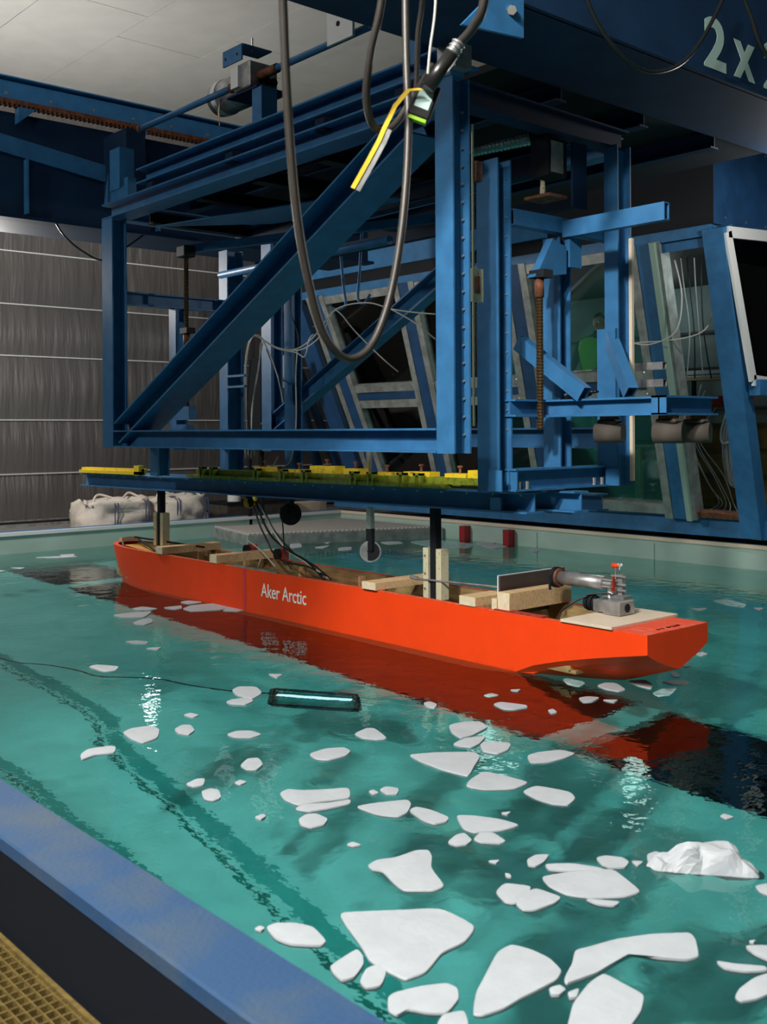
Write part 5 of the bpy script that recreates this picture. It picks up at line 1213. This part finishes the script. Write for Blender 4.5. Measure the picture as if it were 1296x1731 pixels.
for li, p_ in enumerate((Z5([(650,225),(680,210),(740,218),(735,245),(680,245)]), Z5([(600,232),(625,225),(650,240),(620,247)]), Z1([(835,940),(870,930),(910,940),(880,952)]), Z1([(1068,1250),(1095,1235),(1128,1245),(1095,1260)]),
        Z1([(568,605),(620,600),(680,605),(670,615),(600,614)]), Z1([(660,635),(740,630),(720,642)]), Z1([(740,450),(830,440),(830,455),(790,460)]), Z2([(140,752),(215,755),(180,770)]), Z2([(850,885),(880,878),(915,890),(905,910),(870,905)]),
        Z3([(970,662),(1000,652),(1030,662),(1000,670)]), Z3([(900,712),(930,706),(950,716),(920,722)]), Z3([(855,750),(880,742),(905,765),(870,768)]), Z3([(120,825),(175,822),(160,832)]), Z3([(540,870),(620,870),(600,882)]),
        Z3([(940,455),(1028,452),(1000,462)]), Z3([(1230,450),(1285,452),(1260,465)]), Z6([(1240,665),(1310,650),(1310,710),(1260,690)]), Z6([(100,605),(125,610),(130,625),(105,622)]), Z6([(675,550),(735,552),(705,575)]),
        Z6([(20,550),(80,545),(60,562)]), Z6([(80,330),(130,325),(110,340)]), Z6([(1080,345),(1100,335),(1148,350),(1110,360)]), Z6([(1210,915),(1245,910),(1235,925)]), Z5([(80,860),(105,845),(130,855),(110,870)]),
        Z5([(80,350),(120,335),(135,345),(110,362)]), Z5([(500,475),(530,462),(570,478),(530,484)]))):
    floe(p_, L1[li], SM, name='ice_chip', th=.014, top=.006)
FR = 'thin far ice pieces'
for li, p_ in enumerate((Z1([(0,185),(40,182),(80,195),(40,205),(-30,200)]), Z1([(355,168),(415,168),(400,176)]), Z1([(270,210),(340,205),(340,214),(280,216)]), Z1([(40,268),(120,268),(90,275)]), Z1([(-20,280),(30,282),(0,288)]),
        Z2([(240,155),(290,155),(300,175),(245,180)]), Z2([(385,150),(420,130),(450,140),(420,158)]), Z2([(440,122),(530,122),(525,132),(460,132)]), Z2([(460,178),(525,172),(525,188),(465,190)]), Z2([(350,175),(430,165),(400,180)]),
        Z2([(650,150),(740,148),(765,158),(690,163)]), Z2([(1085,155),(1140,145),(1190,150),(1165,165),(1110,165)]), Z2([(1110,168),(1180,162),(1240,172),(1170,182)]), Z3([(0,150),(50,142),(60,158),(10,160)]), Z3([(0,165),(110,170),(60,180)]),
        Z3([(205,185),(235,178),(265,190),(230,198)]), Z1([(150,222),(230,218),(330,214),(360,218),(260,224)]))):
    floe(p_, L2[li], FR, name='ice_sheet', th=.014, top=.006)
# slush heap
hp = Z6([(748,560),(790,590),(850,605),(1000,612),(1150,620),(1280,628),(1300,600),(1240,565),(1190,540),(1140,515),(1040,500),(960,510),(900,535),(830,555)])
w3 = [P(u, v_, Z=.005) for u, v_ in hp]; c = sum(w3, Vector()) / len(w3)
v = []; f = []; N = 48
def outline(t):
    k = t * len(w3); i = int(k) % len(w3); return w3[i].lerp(w3[(i + 1) % len(w3)], k - int(k))
for r in range(9):
    s_ = 1 - r / 8
    for k in range(N):
        p_ = c.lerp(outline(k / N), s_); h = .085 * (1 - s_ ** 1.6) * (1 + .35 * noise.noise(p_ * 7)); v.append(Vector((p_.x, p_.y, h * (1 if r else 0) - .01 * (r == 0))) + Vector((noise.noise(p_ * 14), noise.noise(p_ * 11), noise.noise(p_ * 18))) * .03 * min(1, s_ * 2 + .3))
for r in range(8):
    for k in range(N): f.append((r * N + k, r * N + (k + 1) % N, r * N + N + (k + 1) % N, r * N + N + k))
tag(MB().add(v, f).build('slush_heap', 'ice'), 'heaped white slush mound floating at the right edge below the dark trench', 'ice heap')
floe(Z6([(748,520),(790,505),(835,525),(830,550),(780,558),(750,550)]), 'small floe touching the left end of the slush heap')

for o in bpy.data.objects:
    if o.type == 'MESH' and o.name.startswith(('floor_basin', 'floor_trench', 'wall_')): o.cycles.is_caustics_receiver = True
